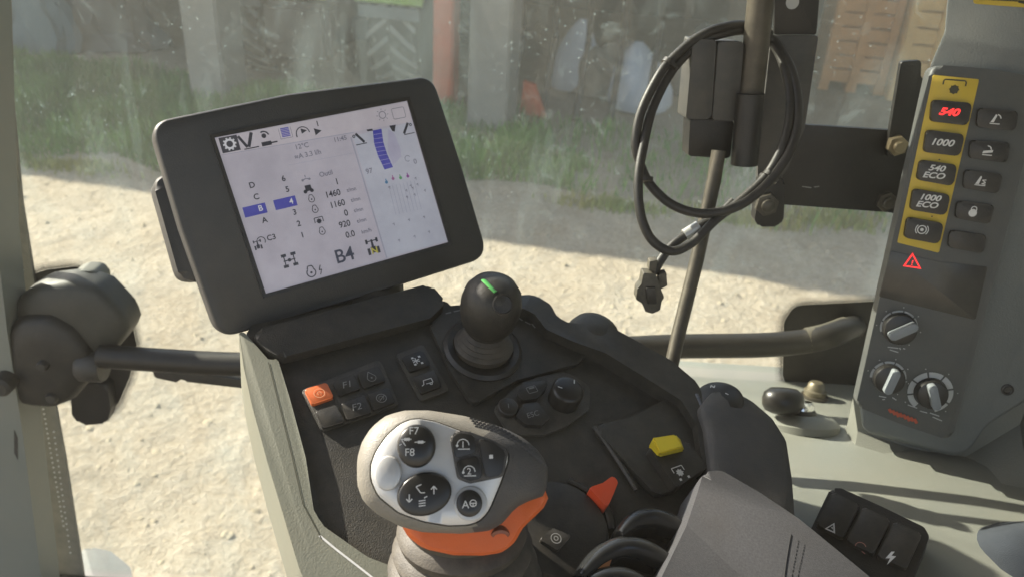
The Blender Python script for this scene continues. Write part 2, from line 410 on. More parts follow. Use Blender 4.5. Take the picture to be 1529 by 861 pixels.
obj('headlight', lathe(MB @ V((xm - .2, TY - .96, 1.5)), -E2, [(.001, .03), (.06, .025), (.07, 0), (.07, -.02)], 16), SILVER, trac)

# red cultivator right of it
RPAINT = mat('machine_red', (.62, .09, .025), .5, .2, 6., dust=.25)
q = at_b(666, 165, .7); rx = q[0]
cul = thing('cultivator', 'red and black tined cultivator standing beside the pale concrete post', 'cultivator', MB @ V((rx + .5, 1.2, 0)))
obj('leg', box((rx - .11, .55, 0), (rx + .11, .8, 1.25), M=MB, bev=.02), RPAINT, cul)
obj('beam', box((rx - .1, .57, 1.30), (rx + 2.3, .78, 1.5), M=MB, bev=.02), RPAINT, cul)
obj('beam', box((rx - .1, 1.9, 1.3), (rx + 2.3, 2.1, 1.5), M=MB, bev=.02), RPAINT, cul)
obj('side_beam', box((rx + 1.0, .79, 1.32), (rx + 1.2, 1.89, 1.46), M=MB, bev=.02), RPAINT, cul)
for k in range(6):
    x0 = rx + .35 + k * .36
    pts = [MB @ V(p) for p in ((x0, .7, 1.32), (x0, 1.0, 1.15), (x0, 1.12, .7), (x0, .8, .25), (x0, .6, .0))]
    obj('tine', tube(spline(pts, 5), .035, 6), DARKM, cul)
obj('share', prism(Plane(MB @ V((at_b(793, 178, .55)[0], .55, 0)), E1, V((0, 0, 1))), [(-.12, .02), (.16, 0), (.02, .33), (-.10, .36)], -.04, .04, .01), RPAINT, cul)

# sacks, crates, clutter deeper in the shed
SACK = mat('sack_fabric', (.50, .55, .62), .8, .15, 5., .5, 30)
def sack(px, py, yb, hw, hh, label, lean=.2):
    x, y, _ = at_b(px, py, yb); loops = []
    for s, wv in ((0, .85), (.12, 1.0), (.35, .95), (.6, .75), (.8, .5), (.93, .28), (1, .12)):
        loops.append([MB @ V((x + lean * s * hw + hw * wv * math.cos(a) * (1 + .1 * math.sin(3 * a + s * 4)), y + hw * .7 * wv * math.sin(a), hh * s)) for a in [2 * math.pi * k / 18 for k in range(18)]])
    o = tag(obj('sack', loft(loops), SACK), label, 'sack'); return o
sack(856, 70, 1.9, .30, .80, 'pale blue pointed sack standing on the shed floor', .3)
sack(962, 85, 1.3, .36, .72, 'pale blue bulging sack standing nearer the cable coil', -.2)
WOOD1 = mat('crate_wood_dark', (.66, .32, .12), .8, .25, 7., dust=.2)
WOOD2 = mat('crate_wood_light', (.90, .54, .22), .8, .2, 7., dust=.15)
def crate(px0, px1, py, yb, hgt, m, label, depth=1.0):
    x0 = at_b(px0, py, yb)[0]; x1 = at_b(px1, py, yb)[0]
    c = thing('crate', label, 'crate', MB @ V(((x0 + x1) / 2, yb + .5, 0)), 'wooden crates in the shed')
    n = 7; ph = (hgt - .12) / n
    for k in range(n):
        z0 = .12 + k * ph
        obj('plank', box((x0, yb, z0), (x1, yb + .025, z0 + ph - .02), M=MB, bev=.004), m, c)
    obj('side_panel', box((x0, yb + .026, .12), (x0 + .03, yb + depth, hgt), M=MB), m, c)
    obj('side_panel', box((x1 - .03, yb + .026, .12), (x1, yb + depth, hgt), M=MB), m, c)
    obj('back_panel', box((x0 + .03, yb + depth - .03, .12), (x1 - .03, yb + depth, hgt), M=MB), m, c)
    for s in (x0 + .06, (x0 + x1) / 2, x1 - .06):
        obj('batten', box((s - .05, yb - .026, .12), (s + .05, yb - .001, hgt), M=MB, bev=.004), m, c)
        obj('foot', box((s - .06, yb, 0), (s + .06, yb + depth, .118), M=MB), m, c)
crate(1222, 1322, 128, 3.2, 1.3, WOOD1, 'brown wooden crate next to the paler orange one')
crate(1330, 1440, 128, 3.0, 1.45, WOOD2, 'pale orange wooden crate beside the browner one')
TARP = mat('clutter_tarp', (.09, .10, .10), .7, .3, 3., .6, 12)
def heap(px, py, yb, hw, hh, m, name, label, cat, seed):
    x, y, _ = at_b(px, py, yb); bm = bmesh.new(); bmesh.ops.create_icosphere(bm, subdivisions=4, radius=1)
    for v_ in bm.verts:
        d = v_.co.normalized(); r = 1 + .35 * noise.noise(d * 1.7 + V((seed, 0, 0))) + .15 * noise.noise(d * 5 + V((seed, 3, 0)))
        v_.co = MB @ V((x + d.x * hw * r, y + d.y * hw * .6 * r, max(0, d.z) * hh * r))
    return tag(obj(name, bm, m, smooth=30), label, cat)
heap(905, 150, 1.9, .55, .55, mat('rubble', (.26, .24, .20), .9, .4, 12., .8, 15), 'rubble_heap', 'grey brown heap of rubble behind the blue sacks', 'heap', 3)
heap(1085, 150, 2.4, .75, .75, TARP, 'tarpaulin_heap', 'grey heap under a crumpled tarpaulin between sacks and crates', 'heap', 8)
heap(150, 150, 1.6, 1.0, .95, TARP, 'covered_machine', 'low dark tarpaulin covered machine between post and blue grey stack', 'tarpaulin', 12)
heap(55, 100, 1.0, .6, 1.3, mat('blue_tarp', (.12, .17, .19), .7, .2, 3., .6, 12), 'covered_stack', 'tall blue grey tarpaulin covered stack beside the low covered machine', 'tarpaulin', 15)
# ================================================================== CAB SHELL
GY = .98                                             # the side window stands in the plane y = GY
GL = Plane((0, GY, 1.75), (1, 0, 0), (0, 0, 1))      # normal points to the driver
cab = thing('tractor_cab', 'pale grey green tractor cab shell round the driver with fender cover and roof', 'cab', (0, .2, .9))
obj('roof', box((-.80, -.95, 2.90), (.95, 1.0, 2.99), bev=.02), GREEN_GREY, cab)
obj('floor_plate', box((-1.2, -.95, 1.14), (.95, 1.0, 1.20), bev=.01), BLACK, cab)
obj('chassis', box((-2.2, -.6, -.02), (.9, .4, 1.138), bev=.03), BLACK, cab)
# front pillar at the left edge of the view
FP = GL.off(.05)
pp = FP.locs([(-95, -300), (-40, 1100), (95, 1100), (73, 861), (46, 640), (23, 480), (9, 350), (-1, 150), (-8, 0), (-22, -300)])
obj('front_pillar', prism(FP, pp, -.03, .02, .008), mat('front_pillar_paint', (.19, .205, .175), .5, .1, 12, .1, 700, dust=.25), cab)
obj('trim_slot', prism(FP, FP.locs([(33, 628), (38, 640), (38, 672), (33, 662)]), .012, .0207, 0), BLACK, cab)
obj('rear_post', box((.80, .80, 1.66), (.95, .97, 2.90), bev=.02), GREEN_GREY, cab)
lin = bmesh.new(); box((.53, .12, 1.84), (.56, .99, 2.9), bm=lin, bev=.006)
obj('rear_lining', lin, mat('lining_blue_grey', (.060, .068, .074), .7, .15, 20, .3, 500, dust=.15), cab)
obj('front_post', box((-1.30, -.9, 1.2), (-1.22, -.8, 2.9)), GREEN_GREY, cab)
obj('rear_post', box((.85, -.95, 1.2), (.93, -.85, 2.9)), GREEN_GREY, cab)
# fender cover: a curved surface rising from the window to the driver
SILL = [(1.04, 1.690), (.97, 1.695), (.90, 1.712), (.84, 1.732), (.79, 1.765), (.75, 1.800), (.71, 1.828), (.66, 1.845), (.58, 1.855), (.45, 1.862), (.20, 1.866)]
def sill_z(y):
    for (y1, z1), (y0, z0) in zip(SILL, SILL[1:]):
        if y0 <= y <= y1: s = (y - y0) / (y1 - y0); return z0 + (z1 - z0) * s
    return SILL[0][1] if y > 1 else SILL[-1][1]
def sill_hit(px, py):
    r = ray(px, py); t = .3
    while t < 2:
        q = C + r * t
        if q.z < sill_z(q.y): break
        t += .001
    return q
def sill_n(y):
    e = .02; return V((0, -(sill_z(y + e) - sill_z(y - e)) / (2 * e), 1)).normalized()
prof = spline([V((0, y, z)) for y, z in SILL], 4)
x0s, x1s = .235, .95
lp = []
for xx, dz in ((x0s, -.30), (x0s, -.02), (x0s + .006, -.006), (x0s + .02, 0), (.5, 0), (.7, 0), (x1s, 0)):
    lp.append([V((xx, p.y, p.z + dz)) for p in prof])
obj('fender_cover', loft(lp, False, False, closed=False), CREAM, cab, smooth=80)

# window glass with dirt, frit bands and dotted edges
m, t, b = nodes('dirty_glass'); N = t.nodes.new; L = t.links.new; t.nodes.remove(b)
out = t.nodes['Material Output']; co = N('ShaderNodeTexCoord')
def nz(scale, detail, rough=.5, vec=None, dist=0.):
    n = N('ShaderNodeTexNoise'); n.inputs['Scale'].default_value = scale; n.inputs['Detail'].default_value = detail; n.inputs['Roughness'].default_value = rough; n.inputs['Distortion'].default_value = dist
    L(vec or co.outputs['Object'], n.inputs['Vector']); return n.outputs['Fac']
def mrange(src, a, b_, c, d):
    n = N('ShaderNodeMapRange'); n.inputs[1].default_value = a; n.inputs[2].default_value = b_; n.inputs[3].default_value = c; n.inputs[4].default_value = d; L(src, n.inputs[0]); return n.outputs[0]
def math_(op, a, b_):
    n = N('ShaderNodeMath'); n.operation = op
    for i, s in enumerate((a, b_)):
        if isinstance(s, (int, float)): n.inputs[i].default_value = s
        else: L(s, n.inputs[i])
    return n.outputs[0]
mp = N('ShaderNodeMapping'); mp.inputs['Scale'].default_value = (1, 1, .28); L(co.outputs['Object'], mp.inputs['Vector'])
smear = mrange(nz(6.5, 6, .62, mp.outputs[0], 1.2), .49, .80, .01, .52)      # wiped vertical smears
film = mrange(nz(2.2, 4), .3, .7, .015, .05)
vo = N('ShaderNodeTexVoronoi'); vo.inputs['Scale'].default_value = 115; vo.inputs['Randomness'].default_value = 1; L(co.outputs['Object'], vo.inputs['Vector'])
vo2 = N('ShaderNodeTexVoronoi'); vo2.inputs['Scale'].default_value = 42; L(co.outputs['Object'], vo2.inputs['Vector'])
sp1 = math_('MULTIPLY', mrange(vo.outputs['Distance'], .05, .22, .42, 0), mrange(nz(9, 3), .44, .58, 0, 1))
sp2 = math_('MULTIPLY', mrange(vo2.outputs['Distance'], .025, .08, .5, 0), mrange(nz(30, 1), .42, .50, 0, 1))
grain = mrange(nz(420, 2), .5, .75, 0, .10)
wipe = mrange(nz(15, 9, .72, None, 2.6), .56, .76, 0, .34)
tot = math_('ADD', math_('ADD', math_('ADD', smear, wipe), film), math_('ADD', math_('ADD', sp1, sp2), grain))
tot = math_('MULTIPLY', math_('MINIMUM', tot, .85), .54)
tr = N('ShaderNodeBsdfTransparent'); tr.inputs[0].default_value = (.93, .96, .94, 1)
gl = N('ShaderNodeBsdfGlossy'); gl.inputs['Roughness'].default_value = .03
fr = N('ShaderNodeLayerWeight'); fr.inputs['Blend'].default_value = .5
frv = math_('ADD', math_('MULTIPLY', math_('POWER', fr.outputs['Facing'], 4), .5), .03)
mg = N('ShaderNodeMixShader'); L(frv, mg.inputs[0]); L(tr.outputs[0], mg.inputs[1]); L(gl.outputs[0], mg.inputs[2])
df = N('ShaderNodeBsdfDiffuse'); df.inputs[0].default_value = (.48, .58, .57, 1)
tl = N('ShaderNodeBsdfTranslucent'); tl.inputs[0].default_value = (.53, .66, .66, 1)
md = N('ShaderNodeMixShader'); md.inputs[0].default_value = .6; L(df.outputs[0], md.inputs[1]); L(tl.outputs[0], md.inputs[2])
mx = N('ShaderNodeMixShader'); L(tot, mx.inputs[0]); L(mg.outputs[0], mx.inputs[1]); L(md.outputs[0], mx.inputs[2]); L(mx.outputs[0], out.inputs[0])
GLASS = m
m, t, b = nodes('clear_glass'); t.nodes.remove(b); N = t.nodes.new; L = t.links.new
tr = N('ShaderNodeBsdfTransparent'); tr.inputs[0].default_value = (.96, .98, .97, 1); L(tr.outputs[0], t.nodes['Material Output'].inputs[0]); CLEAR = m

win = thing('side_window', 'large dirty side window with smears and dust specks', 'window', (0, GY, 1.2))
# pane: outer sheet carries the dirt
gp = GL.off(-.02)
wl = [(-.80, -.55), (.22, -.55), (.22, -.045), (.93, -.045), (.93, 1.14), (-.80, 1.14)]
gpb = prism(gp, wl, -.006, 0)
pane = obj('glass_pane', gpb, GLASS, win, smooth=0)
pane.data.materials.append(CLEAR)
for p_ in pane.data.polygons:
    if p_.normal.y < -.5 or abs(p_.normal.y) < .5: p_.material_index = 1
# frit: black print with a halo of shrinking dots
def frit(pl, px, parent, name='frit_patch', h=.001):
    base = rounded(pl.locs(px), .02, 8)
    obj(name, prism(pl, base, .0004, .0010), FRIT, parent, smooth=0)
    if area(base) < 0: base = base[::-1]
    dd = bmesh.new(); n = len(base)
    for off, r, ph in ((.0016, .0013, 0), (.0038, .0011, .5), (.0060, .0009, 0), (.0082, .0007, .5), (.0104, .0005, 0)):
        run = ph * .0026; 
        for i in range(n):
            a, b_ = V(base[i - 1]), V(base[i]); d = b_ - a; l = d.length
            if l < 1e-6: continue
            d /= l; nn = V((d.y, -d.x)); s_ = run
            while s_ < l:
                q = a + d * s_ + nn * off; prism(pl, [(q.x + r * math.cos(k * 1.2566), q.y + r * math.sin(k * 1.2566)) for k in range(5)], .0004, .0008, bm=dd); s_ += .0026
            run = s_ - l
    obj('frit_dots', dd, FRIT, parent, smooth=0)['kind'] = 'stuff'
frit(gp, [(70, 402), (120, 396), (165, 440), (195, 470), (205, 515), (195, 560), (178, 600), (160, 622), (122, 612), (100, 585), (20, 585), (-20, 430)], win)
frit(gp, [(1185, 455), (1320, 448), (1330, 600), (1180, 590), (1168, 560), (1170, 480)], win)
# grey edge band beside the pillar, with moulded dot rows
EDGE = mat('window_seal', (.17, .165, .14), .7, .3, 60, .5, 300, dust=.5, dustcol=(.35, .32, .25))
eb = gp.locs([(-40, -60), (-2, 150), (9, 350), (23, 480), (46, 640), (73, 861), (100, 1100), (170, 1100), (128, 861), (100, 680), (78, 560), (52, 400), (36, 300), (22, 150), (16, -60)])
obj('edge_seal', prism(gp, eb, .0005, .006, .002), EDGE, win)
dots = bmesh.new()
for (p, q_, n_) in (((24, 330), (52, 500), 24), ((62, 570), (98, 780), 30), ((30, 340), (38, 400), 8), ((84, 640), (108, 820), 22)):
    for k in range(n_):
        s = k / (n_ - 1); a, b_ = gp.loc(p[0] + (q_[0] - p[0]) * s, p[1] + (q_[1] - p[1]) * s)
        prism(gp, [(a + .0016 * math.cos(i * 1.047), b_ + .0016 * math.sin(i * 1.047)) for i in range(6)], .0062, .0072, bm=dots)
obj('moulded_dots', dots, INK, win)['kind'] = 'stuff'

# outside step seen at the foot of the window
STEPM = mat('step_grey', (.13, .135, .135), .6, .15, 10, dust=.3)
sp_ = Plane((0, 0, .95), (1, 0, 0), (0, 1, 0))
stp = thing('cab_step', 'grey moulded step outside below the window', 'step', sp_.hit(160, 850))
obj('tread_board', prism(sp_, rounded(sp_.locs([(118, 812), (165, 822), (195, 846), (205, 900), (150, 960), (120, 900)]), .03), -.06, 0, .015), STEPM, stp)
hp = sp_.hit(150, 880)
obj('hanger', box((hp.x - .03, hp.y - .35, .895), (hp.x + .03, hp.y - .02, .925)), BLACK, stp)

# ------------------------------------------------------------------ hinge hub + grab bar across the window
HB = GL.off(.03)
hub = thing('window_hinge', 'black bulbous hinge cover on the window edge with grey tabs', 'hinge', HB.hit(110, 590))
obj('tab', prism(gp, rounded(gp.locs([(120, 396), (136, 390), (156, 391), (165, 402), (170, 450), (128, 450)]), .01), .0015, .030, .006, 3), mat('hinge_tab', (.12, .125, .105), .5, .2, 30, dust=.2), hub)
obj('tab', prism(gp, rounded(gp.locs([(116, 560), (170, 560), (175, 598), (170, 618), (130, 622), (118, 606)]), .012), .0015, .022, .006, 3), PAINTB, hub)
def blob(pl, px, c, hs, name, m_, n=44):
    ol = rounded(pl.locs(px), .02, 4); cc = pl.loc(*c); rr = polar(ol, cc, n)
    obj(name, loft([[pl.pt(cc[0] + rr[k] * s_ * math.cos(2 * math.pi * k / n), cc[1] + rr[k] * s_ * math.sin(2 * math.pi * k / n), h_) for k in range(n)] for s_, h_ in hs]), m_, hub, smooth=50)
blob(HB, [(30, 440), (62, 420), (110, 414), (155, 424), (190, 462), (200, 486), (180, 515), (150, 548), (110, 580), (40, 560)], (105, 490), ((1, -.028), (1, .004), (.97, .012), (.88, .018), (.5, .022), (.02, .023)), 'housing', mat('hinge_housing', (.034, .036, .030), .5, .2, 30, .15, 700, dust=.12))
blob(HB, [(14, 520), (20, 480), (48, 458), (90, 456), (125, 476), (150, 510), (152, 545), (125, 580), (95, 592), (50, 588), (22, 562)], (82, 524), ((1, -.02), (1, .020), (.96, .029), (.86, .035), (.5, .039), (.02, .040)), 'cover', mat('hinge_cover', (.012, .012, .010), .5, .2, 40, .2, 800, dust=.10))
obj('rod_socket', lathe(HB.hit(168, 533) + HB.n * .025, V((-1, 0, 0)), [(.020, 0), (.022, .004), (.022, .03), (.018, .035)], 24), BLACK, hub)
for px, py, r, h in ((36, 542, .015, .062), (88, 521, .008, .046), (98, 571, .009, .040)):
    a, b_ = HB.loc(px, py); obj('screw_cap', lathe(HB.pt(a, b_, h - .03), HB.n, [(r, 0), (r, .028), (r * .75, .032), (.0005, .0325)], 20), BLACK, hub)

BARM = mat('bar_steel', (.020, .018, .014), .45, .2, 40, .1, 500, metal=.2, dust=.06)
bar = thing('grab_bar', 'dark tubular grab bar running across the window from hinge to end bracket', 'grab bar', GL.off(.05).hit(620, 545))
bq = GL.off(.055)
bp_ = [bq.hit(*p) for p in ((150, 531), (250, 538), (360, 543), (520, 540), (700, 533), (860, 524), (1000, 517), (1130, 515), (1195, 510), (1235, 502))] + [GL.off(.03).hit(1262, 492), GL.off(-.012).hit(1275, 488)]
obj('tube', tube(spline(bp_, 6), .0165, 16), BARM, bar)
lo = GL.off(.045)
obj('clip_rail', prism(lo, rounded(lo.locs([(232, 540), (368, 560), (368, 572), (282, 562), (278, 557), (268, 563), (236, 556)]), .003), -.008, .012, .003), BLACK, bar)
obj('end_sleeve', tube(spline([bq.hit(1205, 508), GL.off(.05).hit(1235, 501), GL.off(.025).hit(1262, 491)], 5), .0172, 16), mat('sleeve_worn', (.11, .10, .07), .5, .2, 50, metal=.2, dust=.2), bar)
# ================================================================== MONITOR
def camvec(a): return R * a[0] + U * a[1] + F * a[2]
mt = (-.150, .081, .691)
MON = Plane(C + camvec(mt), camvec((.844, .270, .420)), camvec((-.272, .970, -.153)))
UX = V((.865, .5, 0)).normalized(); tA = rad(20)
VX = V((-UX.y * math.cos(tA), UX.x * math.cos(tA), math.sin(tA)))
CON = Plane(P(520, 590, .63), UX, VX)                # top of the armrest console, tilted to the driver
mon = thing('monitor', 'black framed terminal monitor with lit screen of gear letters and numbers', 'monitor', CON.hit(560, 470))
ol = rounded(MON.locs([(222, 183), (430, 140), (645, 113), (688, 245), (729, 384), (540, 444), (327, 506), (268, 340)]), [.016, .0, .017, .0, .018, .0, .017, .0], 8)
mc = MON.loc(478, 312)
body = loft([[MON.pt(mc[0] + (a - mc[0]) * k, mc[1] + (b - mc[1]) * k, h) for a, b in ol] for k, h in ((.93, -.031), (.975, -.030), (.995, -.026), (1, -.021), (1, -.003), (.996, .0005), (.988, .003), (.977, .004))])
# opening for the screen: recessed tray
obj('bezel', body, BEZEL, mon)
sq = MON.locs([(319, 207.5), (605, 152.5), (666, 362), (395, 438)])
fr_ = bmesh.new(); so_ = [(a * 1.035, b * 1.045) for a, b in sq]
lo_, hi_ = [], []
loft([[MON.pt(*p, .0042) for p in so_], [MON.pt(*p, .0066) for p in so_], [MON.pt(*p, .0066) for p in [(a * 1.0, b * 1.0) for a, b in sq]], [MON.pt(*p, .0042) for p in sq]], False, False, bm=fr_)
obj('screen_frame', fr_, BLACK2, mon)
obj('rear_housing', prism(MON, rounded(MON.off(-.05).locs([(224, 268), (460, 220), (500, 390), (268, 424)]), .012), -.085, -.0305, .008), BEZEL, mon)
obj('mount_arm', tube([MON.pt(.02, -.09, -.045), CON.hit(560, 480) - CON.n * .02], .03, 16), BLACK, mon)
obj('logo_button', prism(MON, [(a + MON.loc(557, 447)[0], b + MON.loc(557, 447)[1]) for a, b in ((-.003, -.003), (.003, -.003), (.003, .003), (-.003, .003))], .0042, .0056, .0005), GREYBOX, mon)
def smat(name, col, e):
    m, t, b = nodes(name); b.inputs['Base Color'].default_value = (*[c * .30 for c in col], 1); b.inputs['Roughness'].default_value = .38
    co = t.nodes.new('ShaderNodeTexCoord'); nn = t.nodes.new('ShaderNodeTexNoise'); nn.inputs['Scale'].default_value = 26; nn.inputs['Detail'].default_value = 8; t.links.new(co.outputs['Object'], nn.inputs['Vector'])
    cr = t.nodes.new('ShaderNodeValToRGB'); cr.color_ramp.elements[0].position = .3; cr.color_ramp.elements[1].position = .7
    cr.color_ramp.elements[0].color = (*[c * .22 for c in col], 1); cr.color_ramp.elements[1].color = (*[c * .30 + .06 for c in col], 1); t.links.new(nn.outputs['Fac'], cr.inputs[0]); t.links.new(cr.outputs[0], b.inputs['Base Color'])
    b.inputs['Emission Color'].default_value = (*col, 1); b.inputs['Emission Strength'].default_value = e; return m
SE = .078
S_BG = smat('screen_white', (.84, .79, .90), SE); S_BG2 = smat('screen_pale', (.80, .82, .95), SE * 1.06); S_HD = smat('screen_header', (.92, .85, .93), SE * 1.03)
S_K = smat('screen_black', (.06, .06, .09), SE * .6); S_G = smat('screen_grey', (.36, .35, .44), SE); S_B = smat('screen_blue', (.10, .10, .62), SE * 1.1)
S_L = smat('screen_lilac', (.62, .58, .86), SE); S_LINE = smat('screen_line', (.60, .60, .74), SE); S_W = smat('screen_bright', (.95, .95, 1), SE * 1.3)
S_Y = smat('screen_yellow', (.85, .75, .1), SE); S_R = smat('screen_magenta', (.6, .2, .5), SE); S_GR = smat('screen_green', (.15, .6, .2), SE); S_CY = smat('screen_cyan', (.1, .35, .65), SE)
scr = obj('screen', prism(MON, sq, .0041, .0046), S_BG, mon, smooth=0)
SP = MON
def s2(x, y): return (x / 2.778 + 310, y / 2.778 + 140)
def sl(x, y): return SP.loc(*s2(x, y))
def ink(h=.0049): return Ink(SP, h)
mm_ = .001
# panes of the picture
ink(.00475).polypx([s2(*p) for p in ((30, 190), (820, 40), (838, 120), (55, 258))]).done('icon_strip', S_HD, scr)
ink(.00475).polypx([s2(*p) for p in ((596, 180), (840, 122), (985, 612), (738, 680))]).done('hydraulics_pane', S_BG2, scr)
i_ = ink(); i_.line(sl(588, 185), sl(736, 682), .0012); i_.line(sl(55, 258), sl(600, 165), .0005); i_.line(sl(596, 250), sl(330, 300), .0002); i_.done('divider_line', S_LINE, scr)
def st(s, x, y, mmh, m=S_K, **k): return text(SP, s, sl(x, y), mmh * mm_ * 1.42, m, scr, h=.0052, **{'bold': .00012, **k})
for s, x, y in (('D', 180, 383), ('C', 198, 431), ('A', 232, 527), ('6', 310, 356), ('5', 326, 400), ('3', 356, 494), ('2', 373, 541), ('1', 388, 588)): st(s, x, y, 4.6)
for x0, y0, xt, yt, s in ((193, 485, 215, 478, 'B'), (318, 455, 342, 449, '4')):
    a, b_ = sl(x0, y0); ink().poly([(a - .0092, b_ - .0042), (a + .0092, b_ - .0042), (a + .0092, b_ + .0042), (a - .0092, b_ + .0042)]).done('highlight_bar', S_B, scr)
    st(s, xt, yt, 4.6, S_W)
for s, x, y, h in (('12°C', 385, 222, 4.0), ('≈A 3.3 l/h', 410, 256, 4.0), ('11:45', 543, 192, 3.8), ('Outil', 485, 335, 4.0)): st(s, x, y, h, S_G)
for s, x, y in (('1', 530, 368), ('1460', 513, 418), ('1160', 532, 460), ('0', 568, 497), ('920', 562, 543), ('0.0', 585, 585)): st(s, x, y, 5.2, squeeze=.92)
for x, y in ((590, 400), (607, 441), (619, 484), (632, 527)): st('t/mn', x, y, 3.2, S_G)
st('km/h', 652, 571, 3.2, S_G); st('C3', 260, 598, 4.4); st('B4', 562, 672, 11.5, smat('screen_slate', (.10, .11, .17), SE * .7), bold=.0002)
st('97', 663, 325, 4.4, S_G); st('0', 853, 285, 4.4, S_G); st('1', 450, 130, 4.4)
# icons of the header strip
def gear(pl_ink, c, r, teeth=10):
    for k in range(teeth):
        a = 2 * math.pi * k / teeth; pl_ink.line((c[0] + r * .8 * math.cos(a), c[1] + r * .8 * math.sin(a)), (c[0] + r * 1.25 * math.cos(a), c[1] + r * 1.25 * math.sin(a)), r * .32)
    return pl_ink
a, b_ = sl(88, 213); ink(.0050).poly([(a - .0072, b_ - .0062), (a + .0072, b_ - .0062), (a + .0072, b_ + .0062), (a - .0072, b_ + .0062)]).done('icon', S_K, scr)
gear(ink(.0054).ring((a, b_), .0026, .0042), (a, b_), .0042).done('icon', S_W, scr)
i_ = ink(); c = sl(160, 200); i_.line((c[0] - .006, c[1] + .005), (c[0] - .001, c[1] - .005), .0022).line((c[0], c[1] - .005), (c[0] + .005, c[1] + .006), .0026).line((c[0] - .004, c[1] - .0062), (c[0] + .008, c[1] - .0062), .0009).done('icon', S_K, scr)
i_ = ink(); c = sl(240, 190); i_.ring((c[0] - .0015, c[1] + .0025), 0, .0019).ring((c[0] - .0015, c[1] + .002), .0034, .0046, 10, 120, 8).line((c[0] - .005, c[1] - .004), (c[0] + .003, c[1] - .004), .0034).line((c[0] + .003, c[1] - .004), (c[0] + .008, c[1] - .004), .0012).done('icon', S_K, scr)
i_ = ink(); c = sl(318, 165)
for k in range(6): i_.line((c[0] - .0035, c[1] - .003 + k * .0013), (c[0] + .0035, c[1] - .003 + k * .0013), .0009)
i_.done('icon', S_B, scr)
i_ = ink(); i_.path([(c[0] - .005, c[1] + .004), (c[0] - .005, c[1] - .0047), (c[0] + .005, c[1] - .0047), (c[0] + .005, c[1] + .004)], .0004).done('icon', S_G, scr)
i_ = ink(); c = sl(388, 160); i_.ring((c[0], c[1] - .002), .0052, .0060, 0, 180, 12).poly([(c[0] - .001, c[1] - .002), (c[0] + .004, c[1]), (c[0] - .001, c[1] + .0025)]).line((c[0] - .0056, c[1] - .002), (c[0] - .0056, c[1] - .004), .001).done('icon', S_K, scr)
i_ = ink(); c = sl(453, 160); i_.poly([(c[0] - .003, c[1] - .003), (c[0] + .003, c[1]), (c[0] - .003, c[1] + .003)]).done('icon', S_K, scr)
i_ = ink(); c = sl(718, 93); i_.ring(c, .0026, .0034)
for k in range(8): i_.line((c[0] + .0042 * math.cos(k * .785), c[1] + .0042 * math.sin(k * .785)), (c[0] + .0056 * math.cos(k * .785), c[1] + .0056 * math.sin(k * .785)), .0006)
i_.done('icon', S_G, scr)
i_ = ink(); c = sl(785, 85); rp = rounded([(c[0] - .0058, c[1] - .0046), (c[0] + .0058, c[1] - .0046), (c[0] + .0058, c[1] + .0046), (c[0] - .0058, c[1] + .0046)], .0015); i_.path(rp + rp[:1], .0006).done('icon', S_G, scr)
# left column icons
i_ = ink(); c = sl(400, 350); i_.path([(c[0] - .003, c[1] - .002), (c[0], c[1] - .001), (c[0] + .003, c[1] - .002)], .0008).ring((c[0] - .003, c[1] - .002), 0, .001).ring((c[0] + .003, c[1] - .002), 0, .001).line(c, (c[0], c[1] + .002), .0008).done('icon', S_G, scr)
i_ = ink(); c = sl(410, 397); i_.poly([(c[0] - .002, c[1] - .002), (c[0] + .0035, c[1] - .002), (c[0] + .003, c[1] + .003), (c[0] - .002, c[1] + .003)]).ring((c[0] - .0025, c[1] - .002), 0, .0016).ring((c[0] + .003, c[1] - .002), 0, .0016).done('icon', S_K, scr)
def engine(x, y, r=.0028, m=S_K):
    i_ = ink(); c = sl(x, y); i_.ring(c, r * .78, r, -230, 50, 14).path([(c[0] - r * .65, c[1] + r * .75), (c[0] - r * .4, c[1] + r * 1.35), (c[0] + r * .4, c[1] + r * 1.35), (c[0] + r * .65, c[1] + r * .75)], r * .22).ring(c, 0, r * .25, n=8).done('icon', m, scr)
for x, y in ((426, 440), (441, 483), (470, 573)): engine(x, y)
engine(425, 741, .0042)
i_ = ink(); c = sl(462, 730); i_.path([(c[0] + .001, c[1] + .004), (c[0] - .001, c[1]), (c[0] + .0012, c[1] + .0003), (c[0] - .0008, c[1] - .004)], .0008).done('icon', S_K, scr)
i_ = ink(); c = sl(457, 530); gear(i_.ring(c, 0, .0019), c, .0018, 8).path([(c[0] - .0036, c[1] - .001), (c[0] - .0036, c[1] + .0032), (c[0] + .0036, c[1] + .0032), (c[0] + .0036, c[1] - .001)], .0007).done('icon', S_K, scr)
def tract(x, y, s, m):
    i_ = ink(); c = sl(x, y); A = lambda a, b: (c[0] + a * s, c[1] + b * s)
    i_.poly([A(-.25, -.6), A(.25, -.6), A(.3, .1), A(-.3, .1)]).poly([A(-.14, .1), A(.14, .1), A(.1, .9), A(-.1, .9)]).line(A(-.6, .75), A(.6, .75), .12 * s).line(A(-.6, .5), A(-.6, 1.0), .25 * s).line(A(.6, .5), A(.6, 1.0), .25 * s).line(A(-.55, -.75), A(-.55, .0), .3 * s).line(A(.55, -.75), A(.55, 0), .3 * s)
    i_.done('icon', m, scr)
tract(205, 630, .0045, S_K); tract(680, 638, .0078, S_K)
st('N', 686, 652, 5.5, S_Y, bold=.0002)
i_ = ink(); c = sl(218, 612); i_.ring(c, .0030, .0037, -40, 150, 10).done('icon', S_K, scr)
i_ = ink(); c = sl(335, 690); i_.line((c[0] - .005, c[1]), (c[0] + .005, c[1]), .0009).line((c[0] - .004, c[1] - .004), (c[0] - .004, c[1] + .004), .0009).line((c[0] + .004, c[1] - .004), (c[0] + .004, c[1] + .004), .0009)
